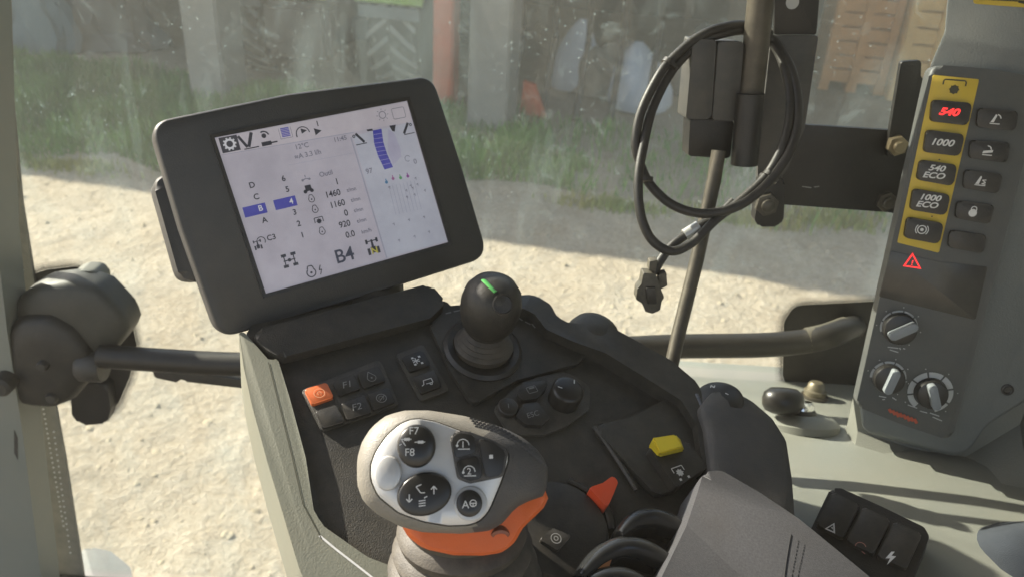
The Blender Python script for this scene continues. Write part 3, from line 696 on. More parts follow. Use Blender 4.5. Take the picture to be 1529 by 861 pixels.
for sx in (-1, 1):
    for sy in (-1, 1): i_.line((c[0] + sx * .004 - .002, c[1] + sy * .0045), (c[0] + sx * .004 + .0022, c[1] + sy * .0045), .0024)
i_.ring(c, 0, .0015).done('icon', S_K, scr)
# hydraulics pane
i_ = ink(); lft = [(678, 157), (684, 210), (700, 262), (727, 318)]; rgt = [(714, 150), (722, 205), (738, 255), (762, 308)]
i_.polypx([s2(*p) for p in lft + rgt[::-1]]).done('gauge_bar', S_B, scr)
i_ = ink(.0053)
for k in range(1, 9):
    s = k / 9 * 3; j = min(2, int(s)); f_ = s - j
    i_.line(sl(*[lft[j][q] + (lft[j + 1][q] - lft[j][q]) * f_ for q in (0, 1)]), sl(*[rgt[j][q] + (rgt[j + 1][q] - rgt[j][q]) * f_ for q in (0, 1)]), .0004)
i_.done('gauge_marks', S_L, scr)
ink().polypx([s2(*p) for p in ((742, 150), (768, 170), (792, 230), (796, 265), (762, 300), (740, 245))]).done('gauge_bar', smat('screen_pale_lilac', (.74, .72, .93), SE), scr)
ink(.0054).polypx([s2(*p) for p in ((652, 154), (676, 150), (678, 158), (656, 161))]).polypx([s2(*p) for p in ((746, 138), (772, 134), (768, 162), (758, 160))]).done('icon', S_K, scr)
for x, y, f_ in ((622, 192, 1), (820, 150, -1)):
    i_ = ink(); c = sl(x, y); i_.line((c[0] - .004, c[1] - .0045), (c[0] + .006, c[1] - .0045), .0008).line((c[0] - .002 * f_, c[1] + .005), (c[0] + .004 * f_, c[1] - .0035), .0022).ring((c[0] - .004 * f_, c[1] + .003), .0006, .0014, n=10).done('icon', S_K, scr)
i_ = ink(); c = sl(822, 272); i_.ring(c, .0022, .0028, 20, 300, 10).done('icon', S_G, scr)
for (x, y), m_ in zip(((735, 370), (762, 355), (793, 352), (823, 345)), (S_CY, S_R, S_GR, smat('screen_purple', (.45, .1, .5), SE))):
    i_ = ink(); c = sl(x, y); i_.ring(c, 0, .0014, n=10).line(c, (c[0], c[1] + .003), .0008).done('icon', m_, scr)
i_ = ink()
for k in range(8):
    x = 744 + k * 15; y = 385 - k * 3; i_.line(sl(x, y), sl(x + 30, y + 118), .0004)
i_.done('scale_lines', S_LINE, scr)
i_ = ink(.0053); rn = random.Random(4)
for x, y in ((742, 392), (812, 405), (838, 395), (858, 380), (815, 432), (846, 422), (889, 405), (850, 355), (830, 385), (760, 543), (823, 526), (885, 514), (782, 610), (846, 594), (906, 575)):
    c = sl(x, y); i_.line(c, (c[0] + .0018, c[1] + .0007), .0008).line((c[0] + .0015, c[1]), (c[0] + .0012, c[1] - .0015), .0006)
i_.done('scale_marks', S_G, scr)
# ================================================================== ARMREST CONSOLE
con = thing('armrest_console', 'black moulded armrest console with cream side rail and rows of keys', 'console', CON.hit(700, 640) - CON.n * .12)
out_px = [(362, 506), (392, 462), (520, 445), (640, 432), (662, 457), (720, 452), (795, 447), (820, 463), (832, 488), (870, 492), (905, 494), (945, 517), (1000, 547), (1038, 580), (1054, 640), (1060, 720), (1040, 800), (1010, 930), (520, 930), (470, 800), (455, 690), (415, 545)]
obj('body', prism(CON, rounded(CON.locs(out_px), .010, 4), -.07, 0, .004), BLACK, con)
# cream side rail wrapping the left side
rail = [(357, 503), (366, 505), (404, 548), (414, 541), (432, 600), (456, 690), (470, 783), (548, 838), (640, 872), (680, 930), (490, 930), (448, 861), (424, 780), (400, 700), (377, 615), (364, 555)]
obj('side_rail', prism(CON, rounded(CON.locs(rail), [.002, .002, .004, .003, .03, .03, .02, .03, .02, 0, 0, .05, .05, .05, .05, .02], 4), -.062, .007, .003), mat('rail_plastic', (.165, .172, .135), .5, .1, 18, .15, 700, dust=.22, dustcol=(.25, .21, .14)), con)
i_ = Ink(CON, .0074); pts = CON.locs([(476, 806), (500, 826), (545, 861), (600, 905)]); i_.path(pts, .0014).done('trim_line', INK, con)
i_ = Ink(CON, .0074); pts = CON.locs([(401, 549), (416, 610), (436, 690), (452, 760), (480, 812)]); i_.path(pts, .0007).done('seam_line', DARKINK, con)
# monitor shoulder behind the keys
obj('shoulder', prism(CON, rounded(CON.locs([(372, 506), (640, 434), (664, 462), (640, 486), (420, 545), (400, 535)]), .008), .0005, .010, .006), BLACK, con)
# raised kerb along the right side
obj('edge_roll', prism(CON, rounded(CON.off(.008).locs([(692, 454), (795, 448), (819, 463), (832, 488), (868, 492), (905, 494), (945, 516), (998, 546), (1038, 580), (1054, 640), (1058, 700), (1046, 712), (1034, 640), (1012, 605), (960, 572), (900, 535), (850, 517), (812, 500), (790, 470), (700, 466)]), .010, 4), -.02, .016, .008, 4), BLACK, con, smooth=60)
kp = [CON.hit(*p) + CON.n * .0155 for p in ((1030, 604), (1044, 640), (1050, 672), (1050, 690))]
obj('gloss_trim', tube(spline(kp, 5), .0018, 8), mat('edge_gloss', (.10, .11, .13), .25, .1, 40), con)
a, b_ = CON.loc(884, 505); obj('corner_dome', lathe(CON.pt(a, b_, -.01), CON.n, [(.025, 0), (.025, .014), (.022, .021), (.014, .0255), (.001, .027)], 28), BLACK, con)
# step line and raised tiles
obj('front_deck', prism(CON, rounded(CON.locs([(640, 490), (665, 468), (800, 456), (828, 492), (890, 515), (860, 548), (770, 572), (704, 609), (672, 560)]), .006), .0004, .005, .003), BLACK, con)
obj('encoder_plate', prism(CON, rounded(CON.locs([(735, 612), (770, 580), (800, 566), (845, 558), (880, 580), (878, 615), (842, 640), (810, 652), (760, 650)]), .008), .0004, .0035, .0015), mat('plate_plastic', (.034, .034, .032), .5, .2, 60, .25, 900, dust=.25), con)
obj('key_plate', prism(CON, rounded(CON.locs(cv([(95, 480), (695, 245), (840, 590), (255, 790)], 5.063, 430, 490)), .004), .0004, .0025, .001), mat('plate_plastic', None), con)
obj('key_plate', prism(CON, rounded(CON.locs(cv([(812, 208), (1018, 132), (1218, 480), (1000, 560)], 5.063, 430, 490)), .003), .0004, .0025, .001), mat('plate_plastic', None), con)
keys = [([(122, 490), (290, 440), (343, 550), (180, 607)], ORANGE2, 'stop'), ([(330, 430), (495, 372), (548, 480), (385, 535)], BLACK2, 'F1'), ([(520, 365), (680, 305), (735, 420), (565, 480)], BLACK2, 'drop'),
        ([(205, 650), (360, 600), (430, 730), (260, 780)], BLACK2, ''), ([(400, 590), (575, 525), (632, 660), (440, 715)], BLACK2, 'F2'), ([(600, 520), (755, 470), (810, 580), (640, 645)], BLACK2, 'eng'),
        ([(850, 245), (1010, 190), (1075, 300), (915, 355)], BLACK2, 'diff'), ([(935, 395), (1100, 335), (1160, 460), (1000, 520)], BLACK2, 'tlr')]
for px, m_, ic in keys:
    pq = cv(px, 5.063, 430, 490); k = button(CON, pq, .0058 if m_ is ORANGE2 else .0048, m_, con, .002, .0008, 'key', .001)
    if m_ is ORANGE2: k['label'] = 'orange key with a faint circular mark'
    c = CON.loc(*ctr(pq)); h = .0062 if m_ is ORANGE2 else .0052
    i_ = Ink(CON, h)
    if ic == 'stop': i_.ring(c, .0038, .0044).ring(c, .0012, .0017, -60, 240, 10); i_.done('icon', mat('stop_print', (.62, .30, .16), .5, 0, 10), k)
    elif ic in ('F1', 'F2'): i_.bm.free(); text(CON, ic, c, .0085, INKD, k, h, shear=.25)
    elif ic == 'drop':
        i_.ring((c[0], c[1] - .001), .0032, .0037, -210, 30, 12).path([(c[0] - .0030, c[1] + .0006), (c[0] - .001, c[1] + .0052), (c[0] + .0012, c[1] + .0026), (c[0] + .0030, c[1] + .0006)], .0006).ring((c[0], c[1] - .001), 0, .0008, n=8).done('icon', INKD, k)
    elif ic == 'eng': i_.ring(c, .0036, .0042).ring(c, .0018, .0022, -60, 200, 10).line((c[0] - .002, c[1] - .002), (c[0] + .003, c[1] + .002), .0006).done('icon', INKD, k)
    elif ic == 'diff':
        for sx in (-1, 1):
            for sy in (-1, 1): i_.line((c[0] + sx * .003, c[1] + sy * .0034), (c[0] + sx * .003 + .002, c[1] + sy * .0034), .0018)
        i_.line((c[0], c[1] - .003), (c[0], c[1] + .003), .0009).line((c[0] - .003, c[1] + .0012), (c[0] + .003, c[1] - .0012), .0009).line((c[0] - .003, c[1] - .0012), (c[0] + .003, c[1] + .0012), .0009).done('icon', INK, k)
    elif ic == 'tlr':
        i_.path([(c[0] - .004, c[1] - .002), (c[0] - .003, c[1] + .0018), (c[0] + .004, c[1] + .0022), (c[0] + .004, c[1] - .0018), (c[0] - .002, c[1] - .002)], .0007).ring((c[0] + .002, c[1] - .0028), .0006, .0013, n=10).line((c[0] - .004, c[1] - .002), (c[0] - .006, c[1] - .003), .0007).done('icon', INK, k)
    else: i_.bm.free()
# encoder cluster
S5 = (3.3125, 640, 400)
def hexkey(px, name='key'):
    pq = cv(px, *S5); return button(CON, pq, .0085, BLACK2, con, .003, .0012, name, .001), CON.loc(*ctr(pq))
def disc(px, py, r, h0, h1, m, parent, name, n=32, pl=None, bev=.0012):
    pl = pl or CON; a, b_ = pl.loc(px, py)
    return obj(name, lathe(pl.pt(a, b_), pl.n, [(r, h0), (r, h1 - bev), (r - bev * .4, h1 - bev * .35), (r - bev, h1), (.0003, h1)], n), m, parent), (a, b_)
k, c = disc(756, 614.5, .0085, .001, .0085, BLACK2, con, 'key'); Ink(CON, .0089).line((c[0] - .0008, c[1] - .002), (c[0] + .0006, c[1] + .002), .0006).done('icon', INKD, k)
k, c = hexkey([(425, 650), (455, 590), (560, 580), (575, 610), (530, 672), (450, 680)])
rp = rounded([(c[0] - .0042, c[1] - .003), (c[0] + .0042, c[1] - .003), (c[0] + .0042, c[1] + .003), (c[0] - .0042, c[1] + .003)], .001); Ink(CON, .0089).path(rp + rp[:1], .0006).line((c[0] - .002, c[1] + .0015), (c[0] + .003, c[1] + .0015), .0014).done('icon', INKD, k)
k, c = hexkey([(420, 760), (455, 700), (530, 690), (590, 765), (545, 805), (470, 800)]); text(CON, 'ESC', c, .0068, INKD, k, .0089, shear=.2)
k, c = disc(840, 600, .0135, .001, .020, GLOSS, con, 'encoder_knob', 36, bev=.003)
Ink(CON, .0204).line((c[0] - .0085, c[1] + .004), (c[0] - .0055, c[1] + .0015), .0009).line((c[0] + .0085, c[1] + .006), (c[0] + .0065, c[1] + .0025), .0009).done('icon', INK, k)
# switch housing with the yellow rocker
obj('switch_housing', prism(CON, rounded(CON.locs([(880, 640), (935, 630), (990, 602), (1040, 612), (1050, 700), (1004, 738), (975, 745)]), .008), .0004, .007, .004), BLACK, con)
obj('rib', tube(spline([CON.hit(*p) + CON.n * .004 for p in ((886, 640), (920, 690), (948, 735))], 6), .0022, 6), BLACK, con)
hs = CON.off(.007)
sw = obj('rocker_switch', prism(hs, rounded(hs.locs([(962, 676), (1020, 668), (1050, 706), (1003, 737)]), .003), .0003, .010, .002), BLACK2, con)
ys_ = hs.off(.010); q0 = [ys_.hit(*p) for p in ((968, 664), (1016, 654), (1022, 672), (984, 681))]
n_ = CON.n
top = [ys_.off(.011).hit(*p) for p in ((974, 652), (1008, 647), (1020, 667), (985, 677))]
yb = loft([[p - n_ * .002 for p in q0], q0, [q0[i] * .4 + top[i] * .6 for i in range(4)], top]); bmesh.ops.bevel(yb, geom=list(yb.edges), offset=.0012, segments=2, affect='EDGES')
o_ = obj('rocker_cap', yb, mat('rocker_yellow', (.72, .55, .02), .4, .08, 60, dust=.08), sw); o_['label'] = 'bright yellow rocker cap'
hp_ = hs.off(.010); c = hp_.loc(1015, 705); i_ = Ink(hp_, .0004); gear(i_.ring(c, 0, .0026), c, .0026, 8).path([(c[0] - .005, c[1] + .001), (c[0] - .005, c[1] + .0052), (c[0] + .005, c[1] + .0052), (c[0] + .005, c[1] + .001)], .0008).line((c[0] - .004, c[1] - .0055), (c[0] - .002, c[1] - .0055), .002).line((c[0] + .004, c[1] - .0055), (c[0] + .006, c[1] - .0055), .002).done('icon', INK, sw)
KD = CON.off(.0068); k = button(KD, [(803, 808), (824, 791), (852, 802), (831, 825)], .004, BLACK2, con, .002, .0008, 'key', -.004)
c = KD.loc(828, 807); Ink(KD, .0044).ring(c, .0034, .0040).ring(c, .0012, .0018).done('icon', INKD, k)
# scale prints beside the joystick
i_ = Ink(CON, .0056)
for p, q_ in (((664, 474), (672, 472)), ((676, 471), (690, 468)), ((772, 480), (778, 484)), ((782, 486), (790, 490)), ((792, 489), (797, 495))): i_.line(CON.loc(*p), CON.loc(*q_), .0013)
i_.done('scale_print', INKD, con)['kind'] = 'stuff'

# ------------------------------------------------------------------ hydraulic joystick (black ball on a bellows)
base = CON.hit(719, 527) + CON.n * .005
hd = P(733, 456, .655); axj = (hd - base).normalized()
js = thing('joystick', 'black egg shaped joystick with green mark on a ringed rubber bellows', 'joystick', base)
obj('base_ring', lathe(base, CON.n, [(.034, 0), (.034, .002), (.031, .0045), (.026, .0035), (.025, 0)], 36), BLACK2, js)
Ld = (hd - base).length
pr = [(.024, .001)]
for k in range(5):
    r0 = .0245 - k * .0025; h0 = .004 + k * (Ld - .03) / 5.2
    pr += [(r0, h0), (r0 + .001, h0 + .003), (r0 - .002, h0 + .006), (r0 - .0045, h0 + .0065)]
pr += [(.010, Ld - .02), (.010, Ld)]
obj('bellows', lathe(base, axj, pr, 36), RUBBER, js)
side = axj.cross(R).normalized()
hb = lathe(hd - axj * .026, axj, [(.010, -.002), (.017, .000), (.0215, .008), (.0243, .020), (.0245, .030), (.0225, .040), (.0175, .0475), (.010, .0515), (.0005, .053)], 40, ref=R, sx=1.02)
hd_o = obj('grip', hb, mat('ball_plastic', (.016, .016, .014), .50, .3, 60, .15, 900, dust=.12), js, smooth=60)
def on_grip(px, py):                                  # point on the grip surface seen through a pixel
    r = ray(px, py); best = None; t = .5
    while t < .9:
        q = C + r * t; hh = (q - (hd - axj * .026)); z = hh.dot(axj); rr_ = (hh - axj * z).length
        P_ = [(-.002, .010), (0, .017), (.008, .0215), (.02, .0243), (.03, .0245), (.04, .0225), (.0475, .0175), (.0515, .010), (.053, .0)]
        for (z0, r0), (z1, r1) in zip(P_, P_[1:]):
            if z0 <= z <= z1 and rr_ <= r0 + (r1 - r0) * (z - z0) / (z1 - z0) + .0003: return q
        t += .0004
    return C + r * .66
gm = tube([on_grip(722 + 18 * s, 418 + 18 * s) - ray(730, 430).normalized() * .0004 for s in [k / 6 for k in range(7)]], .0027, 8, flat=.35); obj('green_mark', gm, GREENP, js)
cr_ = on_grip(751, 454); nn_ = (cr_ - hd).normalized(); nn_ = (nn_ - F * .5).normalized()
obj('push_button', lathe(cr_ - nn_ * .003, nn_, [(.0085, 0), (.0085, .0035), (.0075, .004), (.007, .0028), (.0005, .0028)], 24), BLACK2, js)

# ------------------------------------------------------------------ multifunction lever
PLT = frame_px(655, 695, .470, (1, .02), .10, (0, 1), .22)
S3 = (3.178, 500, 590)
lev = thing('control_lever', 'silver faced multifunction lever with orange collar and round black buttons', 'lever', CON.hit(690, 850))
plate_px = cv([(400, 105), (480, 120), (600, 165), (760, 215), (825, 260), (832, 300), (790, 420), (740, 540), (700, 595), (640, 618), (540, 622), (420, 602), (300, 560), (200, 480), (165, 400), (163, 330), (190, 260), (240, 190), (300, 135), (350, 110)], *S3)
outer_px = cv([(103, 300), (103, 420), (130, 500), (200, 565), (310, 622), (420, 650), (600, 657), (740, 642), (800, 605), (850, 545), (900, 505), (1005, 488), (1017, 340), (980, 270), (900, 200), (800, 150), (620, 95), (450, 68), (330, 68), (240, 92), (170, 150), (125, 220)], *S3)
NP = 72; c0 = PLT.loc(655, 700)
pl_l = rounded(PLT.locs(plate_px), .012, 3); ou_l = rounded(PLT.off(-.014).locs(outer_px), .012, 3)
rp_ = polar(pl_l, c0, NP); ro_ = polar(ou_l, c0, NP)
def loop(rs, h, sc_=1.): return [PLT.pt(c0[0] + rs[k] * sc_ * math.cos(2 * math.pi * k / NP), c0[1] + rs[k] * sc_ * math.sin(2 * math.pi * k / NP), h) for k in range(NP)]
mixr = lambda s: [rp_[k] * (1 - s) + ro_[k] * s for k in range(NP)]
head = loft([loop(rp_, -.004, .97), loop(rp_, -.0015, 1.005), loop(mixr(.25), -.0025), loop(mixr(.6), -.006), loop(mixr(.9), -.011), loop(ro_, -.017), loop(ro_, -.026, .985), loop(ro_, -.038, .93), loop(ro_, -.048, .80), loop(ro_, -.052, .5)])
ho = obj('head_shell', head, GRIP_LIT, lev, smooth=50); ho.data.materials.append(GRIP2)
for p_ in ho.data.polygons:                          # right cheek is darker grip rubber; the rest has sunlit paleness in its colour
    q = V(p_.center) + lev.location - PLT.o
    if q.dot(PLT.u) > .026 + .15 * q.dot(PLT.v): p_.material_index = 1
plate = loft([loop(rp_, -.003, .965), loop(rp_, .0006, .975), loop(rp_, .0012, .965), loop(rp_, .0016, .7), loop(rp_, .0018, .35), loop(rp_, .0018, .02)], False, True)
face = obj('face_plate', plate, SILVER, lev, smooth=60)
# grip dimples on the right shoulder
dm = bmesh.new()
def shell_h(a, b):
    th = math.atan2(b - c0[1], a - c0[0]) % (2 * math.pi); k = th / (2 * math.pi) * NP; k0 = int(k) % NP; f_ = k - int(k); k1 = (k0 + 1) % NP
    r1 = rp_[k0] * (1 - f_) + rp_[k1] * f_; r2 = ro_[k0] * (1 - f_) + ro_[k1] * f_; s_ = (math.hypot(a - c0[0], b - c0[1]) - r1) / max(1e-6, r2 - r1)
    T = ((0, -.0015), (.25, -.0025), (.6, -.006), (.9, -.011), (1, -.017))
    for (x0, y0), (x1, y1) in zip(T, T[1:]):
        if s_ <= x1: return y0 + (y1 - y0) * max(0, (s_ - x0)) / (x1 - x0), s_
    return None, s_
for k in range(19):
    for j in range(4):
        x = 648 + k * 18 + j * 8; y = 108 + k * 3.2 + (k * k) * .38 + j * 13
        a, b_ = PLT.off(-.006).loc(x / 3.178 + 500, y / 3.178 + 590); h_, s_ = shell_h(a, b_)
        if h_ is None or s_ < .12: continue
        prism(PLT, [(a + .0012 * math.cos(i * 1.047), b_ + .0009 * math.sin(i * 1.047)) for i in range(6)], h_ - .003, h_ + .0005, bm=dm)
obj('grip_studs', dm, GRIP2, lev)['kind'] = 'stuff'
FPp = PLT.off(.0018)
def knob_ell(c_px, rx, ry, rot, h, name, m, dome=.0015):
    a, b_ = FPp.loc(c_px[0] / 3.178 + 500, c_px[1] / 3.178 + 590); sc_ = .47 / FPX / 3.178 * 1.03
    lps = []
    for s, hh in ((1.0, -.002), (1.0, h * .55), (.97, h * .85), (.88, h), (.5, h + dome * .7), (.02, h + dome)):
        lps.append([FPp.pt(a + rx * sc_ * s * math.cos(t) * math.cos(rot) - ry * sc_ * s * math.sin(t) * math.sin(rot), b_ + rx * sc_ * s * math.cos(t) * math.sin(rot) + ry * sc_ * s * math.sin(t) * math.cos(rot), hh) for t in [2 * math.pi * k / 40 for k in range(40)]])
    return obj(name, loft(lps), m, lev, smooth=50), (a, b_), h + dome + .0004
def fl(x, y, pl=None): return (pl or FPp).loc(x / 3.178 + 500, y / 3.178 + 590)
mw = .0011
# F7/F8 rocker knob
k, c, h = knob_ell((388, 240), 88, 98, 0, .0085, 'knob', GLOSS); kp = FPp.off(h - .0003)
text(kp, 'F7', fl(375, 168, kp), .0060, INK, k, .0003); text(kp, 'F8', fl(355, 270, kp), .0060, INK, k, .0003)
i_ = Ink(kp, .0003)
for x, y in ((337, 207), (402, 220)):
    q = fl(x, y, kp); i_.poly([(q[0] - .001, q[1] - .0008), (q[0] + .0022, q[1] - .0008), (q[0] + .0022, q[1] + .0008), (q[0] - .001, q[1] + .0008)]).line((q[0] - .0028, q[1]), (q[0] + .0032, q[1]), .0005)
i_.line(fl(318, 212, kp), fl(336, 238, kp), .0005).line(fl(304, 236, kp), fl(316, 230, kp), .0005).done('icon', INK, k)
# four way rocker
k, c, h = knob_ell((425, 466), 124, 95, rad(12), .0050, 'rocker', GLOSS, .001); kp = FPp.off(h - .0003); i_ = Ink(kp, .0003)
def arrow(x, y, up):
    q = fl(x, y, kp); d = 1 if up else -1; i_.line((q[0], q[1] - .0022), (q[0], q[1] + .0022), .0006).line((q[0], q[1] + d * .0022), (q[0] - .0017, q[1] + d * .0004), .0006).line((q[0], q[1] + d * .0022), (q[0] + .0017, q[1] + d * .0004), .0006)
arrow(470, 448, True); arrow(353, 486, False)
q = fl(402, 440, kp); i_.line((q[0] - .002, q[1] + .001), (q[0] + .0006, q[1] - .0024), .0006).line((q[0] - .002, q[1] + .001), (q[0] + .001, q[1] + .0022), .0006).line((q[0] + .0006, q[1] - .0024), (q[0] + .003, q[1] - .0024), .0006)
q = fl(415, 508, kp)
for j in range(3): i_.line((q[0] - .002, q[1] - .0018 + j * .0014), (q[0] + .0018, q[1] - .0014 + j * .0014), .0006)
i_.line((q[0] + .001, q[1] + .0026), (q[0] + .0028, q[1] + .0036), .0006).done('icon', INK, k)
# round silver button
knob_ell((253, 368), 62, 78, 0, .0030, 'button', SILVER2, .0012)
# A-steer button with pale ring
o1, c, h = knob_ell((645, 512), 76, 78, 0, .0016, 'button_ring', SILVER2, .0002)
k, c, h = knob_ell((637, 510), 59, 60, 0, .0046, 'button', GLOSS, .0006); kp = FPp.off(h - .0003); q = fl(620, 518, kp); text(kp, 'A', q, .0062, INK, k, .0003)
q = fl(656, 510, kp); Ink(kp, .0003).ring(q, .0016, .0021, n=16).line((q[0] - .0018, q[1]), (q[0] + .0018, q[1]), .0005).line(q, (q[0], q[1] - .0018), .0005).done('icon', INK, k)
# three key pentagon
obj('key_bezel', prism(FPp, rounded(FPp.locs(cv([(545, 200), (580, 165), (640, 172), (760, 215), (822, 262), (800, 385), (640, 418), (580, 395)], *S3)), .004), -.002, .0016, .0008), GRIP2, lev)
for px, s in (([(552, 210), (585, 176), (660, 190), (668, 272), (568, 300)], '1'), ([(572, 312), (676, 284), (700, 390), (640, 405), (590, 385)], '2'), ([(676, 198), (755, 225), (808, 268), (790, 376), (714, 392), (690, 280)], '')):
    pq = cv(px, *S3); k = obj('key', prism(FPp, rounded(FPp.locs(pq), .0025), -.001, .0038, .0008), GLOSS, lev); q = FPp.loc(*ctr(pq)); i_ = Ink(FPp, .0042)
    if s:
        i_.ring((q[0], q[1] - .0008), .0032, .0037, 0, 180, 12).line((q[0] - .003, q[1] - .0030), (q[0] + .004, q[1] - .0030), .0005).ring((q[0] - .0034, q[1] - .001), 0, .0008, n=8).done('icon', INK, k); text(FPp, s, (q[0], q[1] - .0006), .0052, INK, k, .0042)
    else: i_.poly([(q[0] - .0011, q[1] - .0011), (q[0] + .0011, q[1] - .0011), (q[0] + .0011, q[1] + .0011), (q[0] - .0011, q[1] + .0011)]).done('icon', INK, k)
# orange collar and rubber boot
OC = PLT.off(-.034)
oc_px = cv([(310, 605), (345, 668), (420, 722), (560, 752), (700, 754), (790, 740), (850, 692), (885, 625), (985, 530), (1014, 486), (960, 380), (700, 300), (400, 330), (300, 480)], *S3)
cl = rounded(OC.locs(oc_px), .012, 3); cc = (sum(p[0] for p in cl) / len(cl), sum(p[1] for p in cl) / len(cl)); rc = polar(cl, cc, 56); lps = []
for s, h in ((.9, .014), (.985, .010), (1.0, 0), (.97, -.008), (.90, -.013), (.5, -.014)):
    lps.append([OC.pt(cc[0] + rc[k] * s * math.cos(2 * math.pi * k / 56), cc[1] + rc[k] * s * math.sin(2 * math.pi * k / 56), h) for k in range(56)])
obj('collar', loft(lps), ORANGE, lev, smooth=50)
q = OC.off(.0125).hit(785 / 3.178 + 500, 672 / 3.178 + 590); dq = (-OC.v * .7 + OC.n * .7).normalized()
obj('collar_screw', lathe(q - dq * .004, dq, [(.0062, 0), (.0062, .004), (.0045, .005), (.004, .0035), (.0005, .0035)], 20), mat('screw_orange', (.20, .06, .03), .4, .1, 60), lev)
b0 = CON.hit(692, 872) ; b1 = OC.pt(*OC.loc(690, 715), -.010); ab = (b1 - b0).normalized(); Lb = (b1 - b0).length; pr = [(.050, -.012)]
for k in range(6):
    r0 = .052 - .0036 * k; h0 = Lb * k / 6
    pr += [(r0, h0 - .002), (r0 + .0018, h0 + Lb * .05), (r0 - .001, h0 + Lb * .10), (r0 - .006, h0 + Lb * .135)]
pr += [(.03, Lb)]
obj('boot', lathe(b0, ab, pr, 48, ref=R), RUBBER, lev)

# ------------------------------------------------------------------ throttle disc with orange tab, and spool paddles
dk = thing('throttle_lever', 'black round throttle lever with an orange pointed tab', 'lever', CON.hit(850, 760))
a, b_ = CON.loc(832, 792)
obj('disc', lathe(CON.pt(a, b_) - CON.n * .006, CON.n, [(.038, -.004), (.038, .0095), (.0372, .0112), (.035, .0118), (.018, .0128), (.0005, .013)], 48), BLACK2, dk)
obj('slot', tube(spline([CON.off(.0022).hit(*p) for p in ((850, 716), (884, 735), (908, 762), (914, 790))], 6), .0035, 8, flat=.5), BLACK2, dk)
tp = CON.off(.008); obj('tab', prism(tp, rounded(tp.locs([(877, 731), (898, 724), (913, 713), (921, 722), (914, 740), (905, 760), (896, 752)]), .0020), -.010, .004, .0035, 3), RED, dk)['label'] = 'orange pointed tab'
PADM = mat('paddle_gloss', (.014, .016, .018), .17, .2, 40, dust=.06)
def paddle(name_pts, w_, label, drop):
    pts = [CON.off(.020).hit(*p) for p in name_pts]
    t_ = thing('spool_lever', label, 'lever', CON.hit(*name_pts[len(name_pts) // 2]) , 'curved spool levers beside the armrest')
    sp = spline(pts, 6); nrm = CON.n
    lps = []
    for i, p in enumerate(sp):
        tt = (sp[min(i + 1, len(sp) - 1)] - sp[max(i - 1, 0)]).normalized(); sd_ = nrm.cross(tt).normalized()
        e = math.sin(math.pi * min(1, max(0, .06 + .88 * i / (len(sp) - 1)))) ** .5
        prof_ = [(-1.0, -.020), (-.95, -.004), (-.7, .002), (-.2, .0045), (.3, .004), (.75, .0), (1, -.006), (1.0, -.020)]
        lps.append([p + sd_ * (x * w_ * e) + nrm * y for x, y in prof_])
    obj('paddle', loft(lps), PADM, t_, smooth=60); return t_
paddle([(925, 797), (948, 775), (975, 768), (1003, 776), (1030, 792)], .0085, 'glossy black curved spool lever close to the orange throttle tab', .02)
p2 = paddle([(866, 860), (895, 830), (925, 814), (952, 813), (980, 823), (1004, 838)], .0090, 'glossy black curved spool lever with a brown orange stub below it', .02)
st_ = CON.off(.012); obj('stub', prism(st_, rounded(st_.locs([(884, 862), (894, 834), (908, 834), (908, 843), (901, 862)]), .002), -.010, .008, .003), mat('stub_brown', (.42, .17, .06), .5, .1, 60), p2)
paddle([(850, 900), (885, 868), (915, 858), (945, 862), (975, 880)], .0090, 'glossy black curved spool lever next to the one with the stub', .02)

# ------------------------------------------------------------------ armrest bolster with wheel, and padded armrest
bl = thing('armrest_bolster', 'smooth dark plastic bolster of the armrest with a small marked wheel', 'bolster', CON.hit(1110, 700) - CON.n * .03)
bw = [(1040, 612), (1060, 585), (1090, 582), (1120, 598), (1152, 625), (1174, 660), (1183, 720), (1188, 790), (1120, 830), (1060, 760), (1056, 690), (1050, 640)]
WP = CON.off(.018); cl = rounded(WP.locs(bw), .010, 4); cc = (sum(p[0] for p in cl) / len(cl), sum(p[1] for p in cl) / len(cl)); rc = polar(cl, cc, 56); lps = []
for s, h in ((.98, -.085), (1.0, -.02), (1.0, -.003), (.985, .001), (.95, .0035), (.75, .006), (.45, .0075), (.03, .008)):
    lps.append([WP.pt(cc[0] + rc[k] * s * math.cos(2 * math.pi * k / 56), cc[1] + rc[k] * s * math.sin(2 * math.pi * k / 56), h) for k in range(56)])
obj('bolster_shell', loft(lps), mat('bolster_plastic', (.040, .041, .044), .55, .15, 50, .25, 900, dust=.12), bl, smooth=60)
wa = WP.off(-.004).hit(1074, 600); wx = (U * .75 - R * .1 - F * .6).normalized()
wk = obj('wheel_knob', lathe(wa - wx * .022, wx, [(.021, 0), (.0215, .020), (.020, .0265), (.014, .0295), (.0005, .0305)], 36), GLOSS, bl)
wp = Plane(wa + wx * .0085, R, U - F * .1); wp = Plane(wa + wx * .0082, wx.cross(R).cross(wx), wx.cross(R))
i_ = Ink(wp, .0006); z = wp.loc(1064, 577); i_.path([(z[0] - .002, z[1] - .001), (z[0] - .0008, z[1] + .0016), (z[0] + .0008, z[1] - .0016), (z[0] + .002, z[1] + .001)], .0008)
z = wp.loc(1085, 588); i_.line((z[0] - .001, z[1] + .001), (z[0] + .0012, z[1] - .001), .0008); z = wp.loc(1062, 592); i_.line((z[0] - .0012, z[1] - .0003), (z[0] + .0012, z[1] + .0003), .0008); i_.done('icon', INK, wk)

